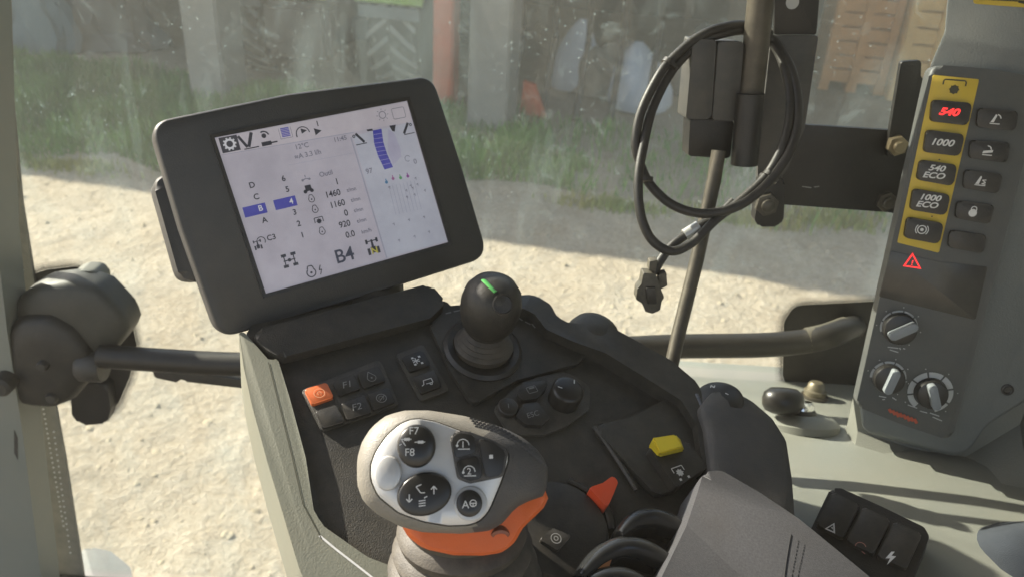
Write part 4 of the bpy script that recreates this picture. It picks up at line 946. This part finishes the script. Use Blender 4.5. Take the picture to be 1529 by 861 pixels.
FAB, t, b = nodes('armrest_fabric'); N = t.nodes.new; L = t.links.new
co = N('ShaderNodeTexCoord'); n1 = N('ShaderNodeTexNoise'); n1.inputs['Scale'].default_value = 700; n1.inputs['Detail'].default_value = 2
n2 = N('ShaderNodeTexNoise'); n2.inputs['Scale'].default_value = 22; n2.inputs['Detail'].default_value = 6
wv = N('ShaderNodeTexVoronoi'); wv.inputs['Scale'].default_value = 2200
for q in (n1, n2, wv): L(co.outputs['Object'], q.inputs['Vector'])
mx = N('ShaderNodeMix'); mx.data_type = 'RGBA'; mx.inputs['A'].default_value = (.022, .023, .026, 1); mx.inputs['B'].default_value = (.058, .058, .061, 1); L(n1.outputs['Fac'], mx.inputs['Factor'])
st2 = N('ShaderNodeMapRange'); st2.inputs[1].default_value = .45; st2.inputs[2].default_value = .7; st2.inputs[4].default_value = .45; L(n2.outputs['Fac'], st2.inputs[0])
mx2 = N('ShaderNodeMix'); mx2.data_type = 'RGBA'; mx2.inputs['B'].default_value = (.030, .027, .024, 1); L(st2.outputs[0], mx2.inputs['Factor']); L(mx.outputs['Result'], mx2.inputs['A']); L(mx2.outputs['Result'], b.inputs['Base Color'])
b.inputs['Roughness'].default_value = .9; b.inputs['Sheen Weight'].default_value = .25; b.inputs['Specular IOR Level'].default_value = .2
bp = N('ShaderNodeBump'); bp.inputs['Strength'].default_value = .3; bp.inputs['Distance'].default_value = .0005; L(wv.outputs['Distance'], bp.inputs['Height']); L(bp.outputs[0], b.inputs['Normal'])
AP = CON.off(.040)
pad = thing('armrest_pad', 'grey fabric armrest cushion with stitched seam', 'armrest', CON.hit(1120, 860) - CON.n * .02)
apx = [(1046, 710), (1072, 707), (1130, 741), (1187, 779), (1290, 864), (1400, 960), (1380, 1150), (1000, 1150), (940, 960), (986, 861), (1020, 791), (1036, 744)]
obj('cushion', prism(AP, rounded(AP.locs(apx), [.008, .012] + [.02] * 8 + [.03, .03], 5), -.045, .006, .014, 7), FAB, pad, smooth=60)
sm = bmesh.new(); T6 = AP.off(.0061)
tube(spline([T6.hit(*p) for p in ((1181, 797), (1176, 825), (1171, 861), (1164, 930))], 6), .0003, 6, bm=sm)
obj('seam', sm, mat('thread', (.018, .018, .018), .8, .1, 100), pad)
sm = bmesh.new()
for pts_ in (((1192, 806), (1187, 832), (1182, 861), (1176, 930)), ((1201, 812), (1196, 836), (1191, 861), (1186, 930))):
    sp = spline([T6.hit(*p) for p in pts_], 16)
    for k in range(0, len(sp) - 2, 3): tube([sp[k], sp[k + 1], sp[k + 2].lerp(sp[k + 1], .3)], .0002, 5, bm=sm)
obj('stitching', sm, mat('thread'), pad)['kind'] = 'stuff'
obj('support_arm', box(tuple(CON.hit(430, 900) + V((-.0, -.03, -.30))), tuple(CON.hit(430, 900) + V((.05, .03, -.09))), bev=.008), BLACK, con)
# ================================================================== PILLAR WITH CONTROL PANEL
PD = .735
PAN = frame_px(1400, 300, PD, (.994, -.105), -.17, (.215, .977), -.25)
pil_ = thing('pillar_cover', 'grey green moulded pillar cover carrying the key panel', 'pillar', sill_hit(1390, 690))
pb = PAN.off(-.004)
# body behind the panel: slab from roof to fender
shl = rounded(pb.locs([(1424, -120), (1410, 45), (1388, 96), (1280, 598), (1286, 646), (1440, 690), (1472, 640), (1600, 560), (1720, 100), (1700, -120)]), [.01, .03, .02, .01, .015, .03, .04, .03, .02, .01], 6)
um = sum(p[0] for p in shl) / len(shl); vm = sum(p[1] for p in shl) / len(shl)
def shell_loop(k, h, sh): return [pb.pt(um + (a - um) * k + (sh if a < um + .02 else sh * .2), vm + (b - vm) * k, h) for a, b in shl]
obj('cover_shell', loft([shell_loop(.93, -.10, .055), shell_loop(1, -.05, .028), shell_loop(1, -.012, .004), shell_loop(.996, -.005, .002), shell_loop(.985, -.001, .0), shell_loop(.965, 0, 0)]), GREEN_GREY, pil_, smooth=50)
fb = pb.off(-.008)
foot = [fb.locs([(1276, 602), (1283, 655), (1440, 700), (1480, 640)])]
f1 = [fb.hit(*p) for p in ((1277, 600), (1284, 650), (1360, 674), (1440, 694), (1530, 640), (1560, 560), (1440, 560), (1340, 560))]
f2 = []
for p in ((1262, 640), (1276, 672), (1370, 720), (1440, 750), (1545, 740), (1620, 640), (1480, 600), (1340, 600)):
    q = sill_hit(*p); q.z -= .006; f2.append(q)
mid = [a.lerp(b, .6) + V((0, 0, -.006)) for a, b in zip(f1, f2)]
obj('foot', loft([[p + PAN.n * -.012 for p in f1], mid, f2]), CREAM, pil_, smooth=30)
a, b_ = pb.loc(1504, 581); obj('screw_hole', lathe(pb.pt(a, b_), pb.n, [(.0055, -.002), (.0055, .0012), (.004, .0016), (.003, .0006), (.0003, .0006)], 16), BLACK2, pil_)
stk = pb.off(0); obj('sticker', prism(stk, rounded(stk.locs([(1452, -60), (1640, -40), (1640, 20), (1453, 6)]), .003), .0003, .0008), YELLOW, pil_)
Ink(stk, .0012).line(stk.loc(1459, -1), stk.loc(1600, 6), .0012).line(stk.loc(1520, 3), stk.loc(1529, 5), .0018).done('sticker_print', DARKINK, pil_)

pan = thing('key_panel', 'dark control panel with yellow strip of speed keys and three dials', 'control panel', PAN.hit(1345, 620))
obj('panel_plate', prism(PAN, rounded(PAN.locs([(1388, 97), (1470, 103), (1556, 118), (1490, 380), (1418, 654), (1345, 630), (1276, 602), (1332, 350)]), [.010, .3, .012, .5, .008, .3, .008, .5], 6), -.012, .006, .004, 3), PANEL, pan)
PF = PAN.off(.006)
obj('smoked_window', prism(PF, rounded(PF.locs([(1330, 374), (1404, 391), (1474, 398), (1456, 477), (1312, 442)]), .002), .0002, .0009, .0003), SMOKE, pan)
SA, SB = (5.38, 1300, 90), (5.066, 1300, 230)
ystr = obj('yellow_strip', prism(PF, rounded(PF.locs([(1393, 112), (1461.7, 118.8), (1401.5, 377.5), (1339.5, 362)]), .0015), .0002, .0009, .0003), YELLOW, pan)
c = PF.loc(1424, 134); i_ = Ink(PF, .0013); gear(i_.ring(c, 0, .0036), c, .0033, 8)
i_.path(rounded([(c[0] - .0098, c[1] + .0035), (c[0] - .0098, c[1] + .0080), (c[0] + .0085, c[1] + .0080), (c[0] + .0085, c[1] + .0035)], [0, .002, .002, 0]), .0012).done('icon', DARKINK, pan)
i_ = Ink(PF, .0013)
for p in ((1402, 238.5), (1391, 323)): q = PF.loc(*p); i_.ring(q, 0, .0007, n=8)
i_.done('strip_mark', DARKINK, pan)
left = [(cv([(480, 315), (800, 345), (765, 525), (465, 490)], *SA), '540', LIT), (cv([(435, 555), (740, 595), (700, 770), (410, 735)], *SA), '1000', INK),
        (cv([(360, 40), (640, 80), (610, 240), (335, 190)], *SB), '540 ECO', INK), (cv([(310, 255), (590, 305), (555, 460), (285, 415)], *SB), '1000 ECO', INK), (cv([(265, 470), (540, 520), (505, 675), (240, 625)], *SB), 'brake', INK)]
for px, s, m_ in left:
    k = button(PF, px, .0062, BLACK2, pan, .0042, .0016, 'key', .0005); KP = PF.off(.0062); c = KP.loc(*ctr(px))
    if s == 'brake':
        Ink(KP, .0003).ring(c, .0032, .0041).ring(c, 0, .0015, n=12).ring(c, .0050, .0058, -45, 45, 8).ring(c, .0050, .0058, 135, 225, 8).done('icon', INK, k)
    elif s == '540': text(KP, '540', c, .0085, LIT, k, .0003, shear=.25, squeeze=1.25, bold=.00035)
    elif s == '1000': text(KP, '1000', c, .0080, INK, k, .0003, shear=.25, squeeze=1.2, bold=.0002)
    else:
        t1, t2 = s.split(); text(KP, t1, (c[0] + .0006, c[1] + .0033), .0072, INK, k, .0003, shear=.25, squeeze=1.25, bold=.0002); text(KP, t2, (c[0] - .0006, c[1] - .0033), .0072, INK, k, .0003, shear=.25, squeeze=1.25, bold=.0002)
right = [(cv([(855, 380), (1175, 410), (1150, 570), (835, 535)], *SA), 'up'), (cv([(790, 640), (1110, 660), (1085, 825), (780, 785)], *SA), 'down'), (cv([(700, 115), (990, 150), (955, 300), (690, 255)], *SB), 'auto'),
         (cv([(645, 350), (930, 385), (890, 530), (630, 480)], *SB), 'lock'), (cv([(590, 570), (870, 610), (840, 750), (575, 700)], *SB), '')]
for px, s in right:
    k = button(PF, px, .0040, BLACK2, pan, .0040, .0014, 'key', .0005); KP = PF.off(.0040); c = KP.loc(*ctr(px)); i_ = Ink(KP, .0003)
    if s == 'up': i_.line((c[0] - .004, c[1] - .0040), (c[0] + .004, c[1] - .0040), .0008).poly([(c[0] - .0036, c[1] - .003), (c[0] - .0005, c[1] + .0042), (c[0] + .0008, c[1] + .003), (c[0] - .0010, c[1] - .003)]).path([(c[0] + .001, c[1] + .004), (c[0] + .003, c[1] + .003), (c[0] + .0042, c[1] + .0008)], .0009).done('icon', INK, k)
    elif s == 'down': i_.line((c[0] - .004, c[1] - .0038), (c[0] + .004, c[1] - .0038), .0008).poly([(c[0] - .004, c[1] - .0028), (c[0] - .0036, c[1] - .0005), (c[0] + .0042, c[1] + .001), (c[0] + .004, c[1] - .0012)]).path([(c[0] - .001, c[1] + .0042), (c[0] + .0015, c[1] + .0034), (c[0] + .0026, c[1] + .001)], .0009).done('icon', INK, k)
    elif s == 'auto':
        i_.line((c[0] - .0046, c[1] - .0038), (c[0] + .0044, c[1] - .0038), .0008).poly([(c[0] - .0042, c[1] - .003), (c[0] - .001, c[1] + .0044), (c[0] + .0002, c[1] + .0036), (c[0] - .0012, c[1] - .003)]).path([(c[0] + .0042, c[1] + .0012), (c[0] + .001, c[1] + .0008), (c[0] + .004, c[1] - .001), (c[0] + .001, c[1] - .0024), (c[0] + .0042, c[1] - .0026)], .0008).done('icon', INK, k)
    elif s == 'lock': i_.ring((c[0], c[1] - .0012), 0, .0035, n=16).ring((c[0] + .0004, c[1] + .0024), .0018, .0026, 0, 180, 10).line((c[0] - .0018, c[1] + .0005), (c[0] - .0018, c[1] + .0026), .0008).line((c[0] + .0026, c[1] + .0005), (c[0] + .0026, c[1] + .0026), .0008).done('icon', INK, k)
    else: i_.bm.free()
# red warning triangle
tr_ = PF.locs([(1347.5, 397), (1362, 377), (1375, 401)]); tr2 = [(a * .72 + sum(p[0] for p in tr_) / 3 * .28, b * .72 + sum(p[1] for p in tr_) / 3 * .28) for a, b in tr_]
i_ = Ink(PF, .0014); rt = rounded(tr_, .0012)
for k in range(3): i_.poly([tr_[k - 1], tr_[k], tr2[k], tr2[k - 1]])
cc = (sum(p[0] for p in tr_) / 3, sum(p[1] for p in tr_) / 3); i_.line((cc[0], cc[1] - .0006), (cc[0] + .0003, cc[1] + .0022), .0010).ring((cc[0], cc[1] - .0018), 0, .0006, n=8).done('warning_light', LIT, pan)['label'] = 'lit red warning triangle'
# dials
def dial(px, py, rpx, ang, wide, a0, a1, kr):
    c = PF.loc(px, py); sc_ = PD * 1.05 / FPX; r = rpx * sc_
    i_ = Ink(PF, .0012); nseg = 7
    for k in range(nseg):
        s0 = a0 + (a1 - a0) * (k + .06) / nseg; s1 = a0 + (a1 - a0) * (k + .94) / nseg; i_.ring(c, r * (1 - wide), r, s0, s1, 5)
    for k in range(6):
        a = rad(a0 + (a1 - a0) * (k + .5) / 6); i_.ring((c[0] + r * 1.18 * math.cos(a), c[1] + r * 1.18 * math.sin(a)), 0, .0006, n=6)
    i_.done('dial_print', mat('dial_print', (.42, .43, .42), .6, .1, 100), pan)
    k = obj('knob', lathe(PF.pt(*c), PF.n, [(r * kr, 0), (r * kr, .008), (r * kr * .95, .010), (r * kr * .86, .0105), (.0004, .0105)], 36), GLOSS, pan)
    ca, sa = math.cos(rad(ang)), math.sin(rad(ang)); l = r * kr * .92; w_ = r * kr * .26
    rect = [(c[0] + x * ca - y * sa, c[1] + x * sa + y * ca) for x, y in ((-l * .9, -w_), (l, -w_), (l, w_), (-l * .9, w_))]
    obj('pointer', prism(PF, rounded(rect, w_ * .8), .0106, .0185, .0018), mat('pointer_grey', (.20, .22, .23), .45, .1, 60), k)
dial(1341.6, 488, 26, 35, .13, 205, -75, .90); dial(1325.5, 562.5, 25.5, 78, .15, 190, -75, .86); dial(1388.5, 584.5, 31.5, 112, .26, 240, -70, .70)
i_ = Ink(PF, .0012)
for p, q_ in (((1325, 517), (1341, 519)), ((1328, 521), (1341, 525)), ((1343, 518), (1344, 521)), ((1348, 519), (1351, 520)), ((1312, 590), (1323, 592)), ((1317, 595), (1321, 595)), ((1332, 592), (1338, 596)), ((1355, 603), (1369, 608)), ((1373, 612), (1384, 615)), ((1388, 615), (1402, 620)), ((1392, 621), (1406, 627))): i_.line(PF.loc(*p), PF.loc(*q_), .0009)
i_.done('pictogram_print', mat('dial_print'), pan)['kind'] = 'stuff'
i_ = Ink(PF, .0012)
for k in range(8):
    x = 1327 + k * 5.4; y = 609 + k * 2.1; i_.line(PF.loc(x, y), PF.loc(x + 3.6, y + 6 + (k % 3)), .0026)
i_.done('red_print', mat('red_faded_print', (.42, .07, .03), .5, .2, 60), pan)

# ================================================================== POST, BRACKET, BOXES, CABLE
S6 = (1.794, 900, 0)
BR = Plane(P(1170, 230, .83), (1, 0, 0), V((0, .06, 1)))       # upright plane of the bracket
brk = thing('mounting_bracket', 'black steel bracket with wide arm and bolts between post and pillar', 'bracket', BR.hit(1250, 320))
obj('upright_plate', prism(BR, rounded(BR.locs([(1158, -70), (1229, -70), (1219, 52), (1156, 52)]), .002), -.005, 0, .001), PAINTB, brk)
obj('upright_plate', prism(BR, rounded(BR.locs([(1150, 53), (1220, 53), (1200, 190), (1175, 250), (1130, 310), (1130, 240)]), .002), -.003, .004, .001), GREYBOX, brk)
obj('arm', prism(BR, rounded(BR.locs([(1195, 188), (1322, 196), (1400, 200), (1385, 330), (1330, 320), (1168, 308), (1172, 235)]), .002), -.012, -.006, .001), PAINTB, brk)
bt = BR.off(-.004); obj('tab', prism(bt, rounded(bt.locs([(1342, 91), (1372, 89), (1371, 112), (1376, 120), (1362, 230), (1321, 232), (1326, 190)]), .003), 0, .006, .001), PAINTB, brk)
obj('foot_tab', prism(BR, rounded(BR.locs([(1132, 250), (1166, 262), (1164, 318), (1158, 331), (1128, 331), (1121, 322)]), .008), -.001, .016, .004), PAINTB, brk)
a, b_ = BR.loc(1183, 4); obj('hole_light_disc', lathe(BR.pt(a, b_, .0003), BR.n, [(.0062, 0), (.0062, .0006), (.0003, .0006)], 20), mat('hole_light', (.45, .46, .45), .8, .05, 20), brk)  # no opening cut: pale disc paints the brightness behind the plate
def hexbolt(pl, px, py, r, h, m_, parent):
    a, b_ = pl.loc(px, py); bm = prism(pl, [(a + r * math.cos(i * 1.0472 + .4), b_ + r * math.sin(i * 1.0472 + .4)) for i in range(6)], .0, h, .0012)
    k = obj('bolt', bm, m_, parent); obj('thread_end', lathe(pl.pt(a, b_, h), pl.n, [(r * .55, -.001), (r * .55, .004), (r * .45, .005), (.0003, .005)], 16), m_, k)
hexbolt(bt.off(.006), 1337, 216, .0105, .008, BOLT, brk); hexbolt(BR.off(.016), 1144, 304, .0125, .006, mat('nut_dark', (.05, .048, .042), .4, .2, 60, metal=.3, dust=.25), brk); hexbolt(BR.off(-.006), 1322, 300, .011, .006, mat('nut_dark'), brk)
i_ = Ink(BR, -.0056); i_.line(BR.loc(1200, 281), BR.loc(1214, 283), .0012).line(BR.loc(1218, 282), BR.loc(1226, 281), .001).done('scuff_mark', INKD, brk)

post = thing('post', 'dark brown round steel post with a black sleeve', 'post', P(1115, 245, .775))
ps = [P(1157, -150, .70), P(1136, 0, .735), P(1122, 130, .765), P(1112, 238, .79)]
obj('tube', tube(ps, .0122, 20), STEEL, post)
obj('sleeve', tube([P(1121, 140, .757), P(1111, 246, .780)], .0130, 20), PAINTB, post)
G6 = Plane(P(1068, 120, .755), UX * .3 + V((.95, 0, 0)), V((.0, .1, 1)))
rly = thing('relay_box', 'twin dark grey plastic box with black socket clipped to the post', 'box', G6.hit(1064, 238))
obj('box_half', prism(G6, rounded(G6.locs([(1035, 58), (1070, 60), (1062, 178), (1024, 178)]), .003), -.028, 0, .0035), GREYBOX, rly)
obj('box_half', prism(G6, rounded(G6.locs([(1072, 62), (1110, 63), (1101, 181), (1063, 179)]), .003), -.028, .001, .0035), GREYBOX, rly)
obj('socket', prism(G6, rounded(G6.locs([(1033, 179), (1099, 182), (1093, 239), (1030, 235)]), .003), -.026, -.005, .003), PAINTB, rly)
rod = thing('support_rod', 'thin grey brown metal rod leaning down from the socket to the console', 'rod', CON.hit(1000, 550))
obj('tube', tube([P(1073, 225, .765), P(1066, 270, .77), P(1040, 390, .775), P(1015, 490, .772), P(1000, 556, .765)], .0068, 14), STEEL, rod)

cb = thing('cable_coil', 'coiled black cable hanging round the post ending in a plug', 'cable', P(975, 460, .75))
loopA = [(1150, 52, .770), (1112, 38, .755), (1072, 43, .742), (1039, 58, .742), (1004, 88, .742), (984, 113, .742), (958, 165, .742), (949, 212, .745), (956, 245, .75), (971, 276, .75), (1004, 306, .748), (1050, 319, .742), (1104, 307, .738), (1150, 270, .738), (1183, 218, .738), (1192, 165, .748), (1184, 111, .757), (1165, 74, .765), (1150, 58, .768), (1118, 46, .758), (1080, 50, .748), (1042, 66, .748), (1002, 108, .748), (974, 164, .746), (960, 222, .742), (953, 270, .738), (957, 322, .738), (974, 359, .74), (1003, 375, .742), (1034, 362, .744), (1068, 329, .744), (1100, 304, .746), (1146, 260, .745), (1172, 208, .742), (1180, 150, .752), (1170, 98, .760), (1156, 68, .768), (1140, 56, .772)]
obj('cable', tube(spline([P(*p) for p in loopA], 6), .0044, 10), CABLE, cb)
tail = [(1095, 300, .752), (1070, 325, .752), (1048, 336, .752), (1022, 352, .752), (1000, 370, .752), (984, 392, .752), (976, 408, .752)]
obj('tail', tube(spline([P(*p) for p in tail], 6), .0044, 10), CABLE, cb)
obj('silver_sleeve', tube([P(1043, 338, .7515), P(1022, 351, .7515)], .0055, 12), SLEEVE, cb)
PG = Plane(P(970, 430, .752), (1, .05, 0), V((0, .1, 1)))
pg = obj('plug', prism(PG, rounded(PG.locs([(959, 404), (977, 405), (982, 418), (985, 428), (990, 440), (986, 446), (984, 459), (972, 464), (962, 461), (957, 449), (948, 443), (950, 428), (956, 420)]), .0015), -.007, .006, .0015), PLUG, cb)
obj('plug_latch', prism(PG, rounded(PG.locs([(962, 424), (976, 424), (978, 448), (964, 448)]), .001), .006, .009, .0008), BLACK2, pg)
obj('plug_ear', prism(PG, rounded(PG.locs([(969, 388), (981, 386), (978, 404), (968, 402)]), .001), -.006, .004, .001), PLUG, pg)
obj('plug_ear', prism(PG, rounded(PG.locs([(982, 408), (994, 405), (995, 424), (984, 430)]), .001), -.006, .004, .001), PLUG, pg)

# ================================================================== SMALL THINGS ON THE FENDER COVER
kb = sill_hit(1192, 634); kn = sill_n(kb.y)
tk = thing('twist_knob', 'black oval twist knob on a chrome collar and pale round base', 'knob', kb)
obj('base_disc', lathe(kb, kn, [(.042, -.004), (.042, .004), (.036, .010), (.022, .013), (.0005, .013)], 40), CREAM, tk)
obj('collar', lathe(kb, kn, [(.0185, .009), (.0185, .014), (.016, .017), (.0005, .017)], 28), BLACK2, tk)
obj('stem', lathe(kb, kn, [(.0145, .017), (.0150, .022), (.0125, .026), (.0005, .0265)], 24), CHROME, tk)
kc = P(1169, 600, (kb - C).dot(F) - .022); kl = kc - kn * .006; rf_ = (R * 1 - U * .1)
obj('handle', lathe(kl, kn, [(.009, -.006), (.0145, -.003), (.0172, .003), (.0175, .010), (.0160, .016), (.011, .0205), (.0005, .0215)], 32, ref=rf_, sx=1.25), GLOSS, tk, smooth=60)
obj('handle_stem', tube([kb + kn * .024, kl], .007, 14), CHROME, tk)
bq_ = GL.off(.02); cb_ = sill_hit(1216, 592); cn = sill_n(cb_.y)
cap = thing('capped_bolt', 'dull brass coloured capped bolt on a washer beneath the bar end', 'bolt', cb_)
obj('washer', lathe(cb_, cn, [(.019, -.003), (.019, .003), (.0005, .003)], 28), STEEL, cap)
obj('cap', lathe(cb_, cn, [(.015, .003), (.0155, .010), (.0125, .012), (.0115, .019), (.0085, .0225), (.0005, .0235)], 20), mat('brass_dull', (.15, .13, .085), .45, .2, 60, metal=.4, dust=.3), cap)

# switch box with three rocker keys
sbq = sill_hit(1300, 800)
SBP = Plane(sbq + V((0, 0, .030)), (sill_hit(1388, 800) - sill_hit(1240, 735)).normalized(), V((.3, .8, .35)))
sbx = thing('switch_box', 'black box of hazard and lamp rocker keys on the fender cover', 'switch box', sbq)
spx = [(1240, 728), (1256, 728), (1318, 756), (1380, 786), (1388, 800), (1362, 866), (1340, 900), (1196, 820)]
obj('housing', prism(SBP, rounded(SBP.locs(spx), .006), -.07, 0, .004, 3), PAINTB, sbx)
for px, ic in (([(1243, 738), (1283, 758), (1258, 808), (1218, 786)], 'haz'), ([(1288, 760), (1329, 780), (1303, 832), (1263, 811)], 'lamp'), ([(1334, 782), (1376, 801), (1352, 853), (1308, 834)], 'bolt')):
    k = button(SBP, px, .006, BLACK2, sbx, .003, .002, 'rocker_key', .0003); KP = SBP.off(.006)
    cx_, cy_ = ctr(px)
    if ic == 'haz':
        i_ = Ink(KP, .0004); T = [(1231, 789), (1246, 780), (1247, 796)]; Tc = (1241, 788)
        T2 = [(x * .6 + Tc[0] * .4, y * .6 + Tc[1] * .4) for x, y in T]
        for j in range(3): i_.polypx([T[j - 1], T[j], T2[j], T2[j - 1]])
        i_.polypx([(1241, 787), (1243.5, 786), (1243.5, 790)]).done('icon', INK, k)
    elif ic == 'lamp':
        c = KP.loc(1285, 816); Ink(KP, .0004).ring(c, .0036, .0043, 30, 200, 10).line((c[0] + .002, c[1] - .003), (c[0] + .005, c[1] - .004), .0008).done('icon', mat('lamp_print', (.35, .16, .13), .5, .1, 100), k)
    else:
        Ink(KP, .0004).polypx([(1331, 823), (1322, 833), (1329, 833), (1324, 843), (1338, 830), (1331, 829), (1336, 823)]).done('icon', INK, k)

# cable ties on the coil
for px in ((1000, 96), (1150, 264), (962, 268)):
    q = P(px[0], px[1], .744); obj('cable_tie', lathe(q, (P(px[0] + 12, px[1] + (-16 if px[0] < 1010 else -14), .744) - q).normalized() if px[0] != 962 else U, [(.0074, -.002), (.0082, -.002), (.0082, .002), (.0074, .002)], 16), BLACK2, cb)
# dark blue grey rounded lump at the right edge
SQ = Plane(sill_hit(1530, 800) + V((0, 0, .03)), (1, .1, 0), V((0, .7, .7)))
blob2 = rounded(SQ.locs([(1472, 812), (1490, 788), (1540, 776), (1620, 790), (1640, 900), (1540, 930), (1486, 866)]), .03, 5); cs = (sum(p[0] for p in blob2) / len(blob2), sum(p[1] for p in blob2) / len(blob2)); rs_ = polar(blob2, cs, 40)
tag(obj('dark_lump', loft([[SQ.pt(cs[0] + rs_[k] * s_ * math.cos(2 * math.pi * k / 40), cs[1] + rs_[k] * s_ * math.sin(2 * math.pi * k / 40), h_) for k in range(40)] for s_, h_ in ((1, -.06), (1, -.01), (.95, .008), (.8, .018), (.4, .024), (.03, .025))]), mat('lump_blue_grey', (.030, .036, .046), .9, .2, 60, .3, 1200), smooth=60), 'dark blue grey rounded lump beside the switch box', 'lump')
# ================================================================== VEIL ADDED FOR SUN GLARE
m, t, b = nodes('glare_veil'); t.nodes.remove(b)
pv = t.nodes.new('ShaderNodeVolumePrincipled'); pv.inputs['Color'].default_value = (.95, .88, .76, 1); pv.inputs['Density'].default_value = .013; pv.inputs['Anisotropy'].default_value = 0.  # thin volume added to imitate milky glare from lens and window
t.links.new(pv.outputs[0], t.nodes['Material Output'].inputs['Volume'])
tag(obj('haze', box((-75, -55, -1.2), (75, 75, 7.6)), m, smooth=0), 'pale veil added for milky sun glare over yard and cab', 'haze', kind='stuff')
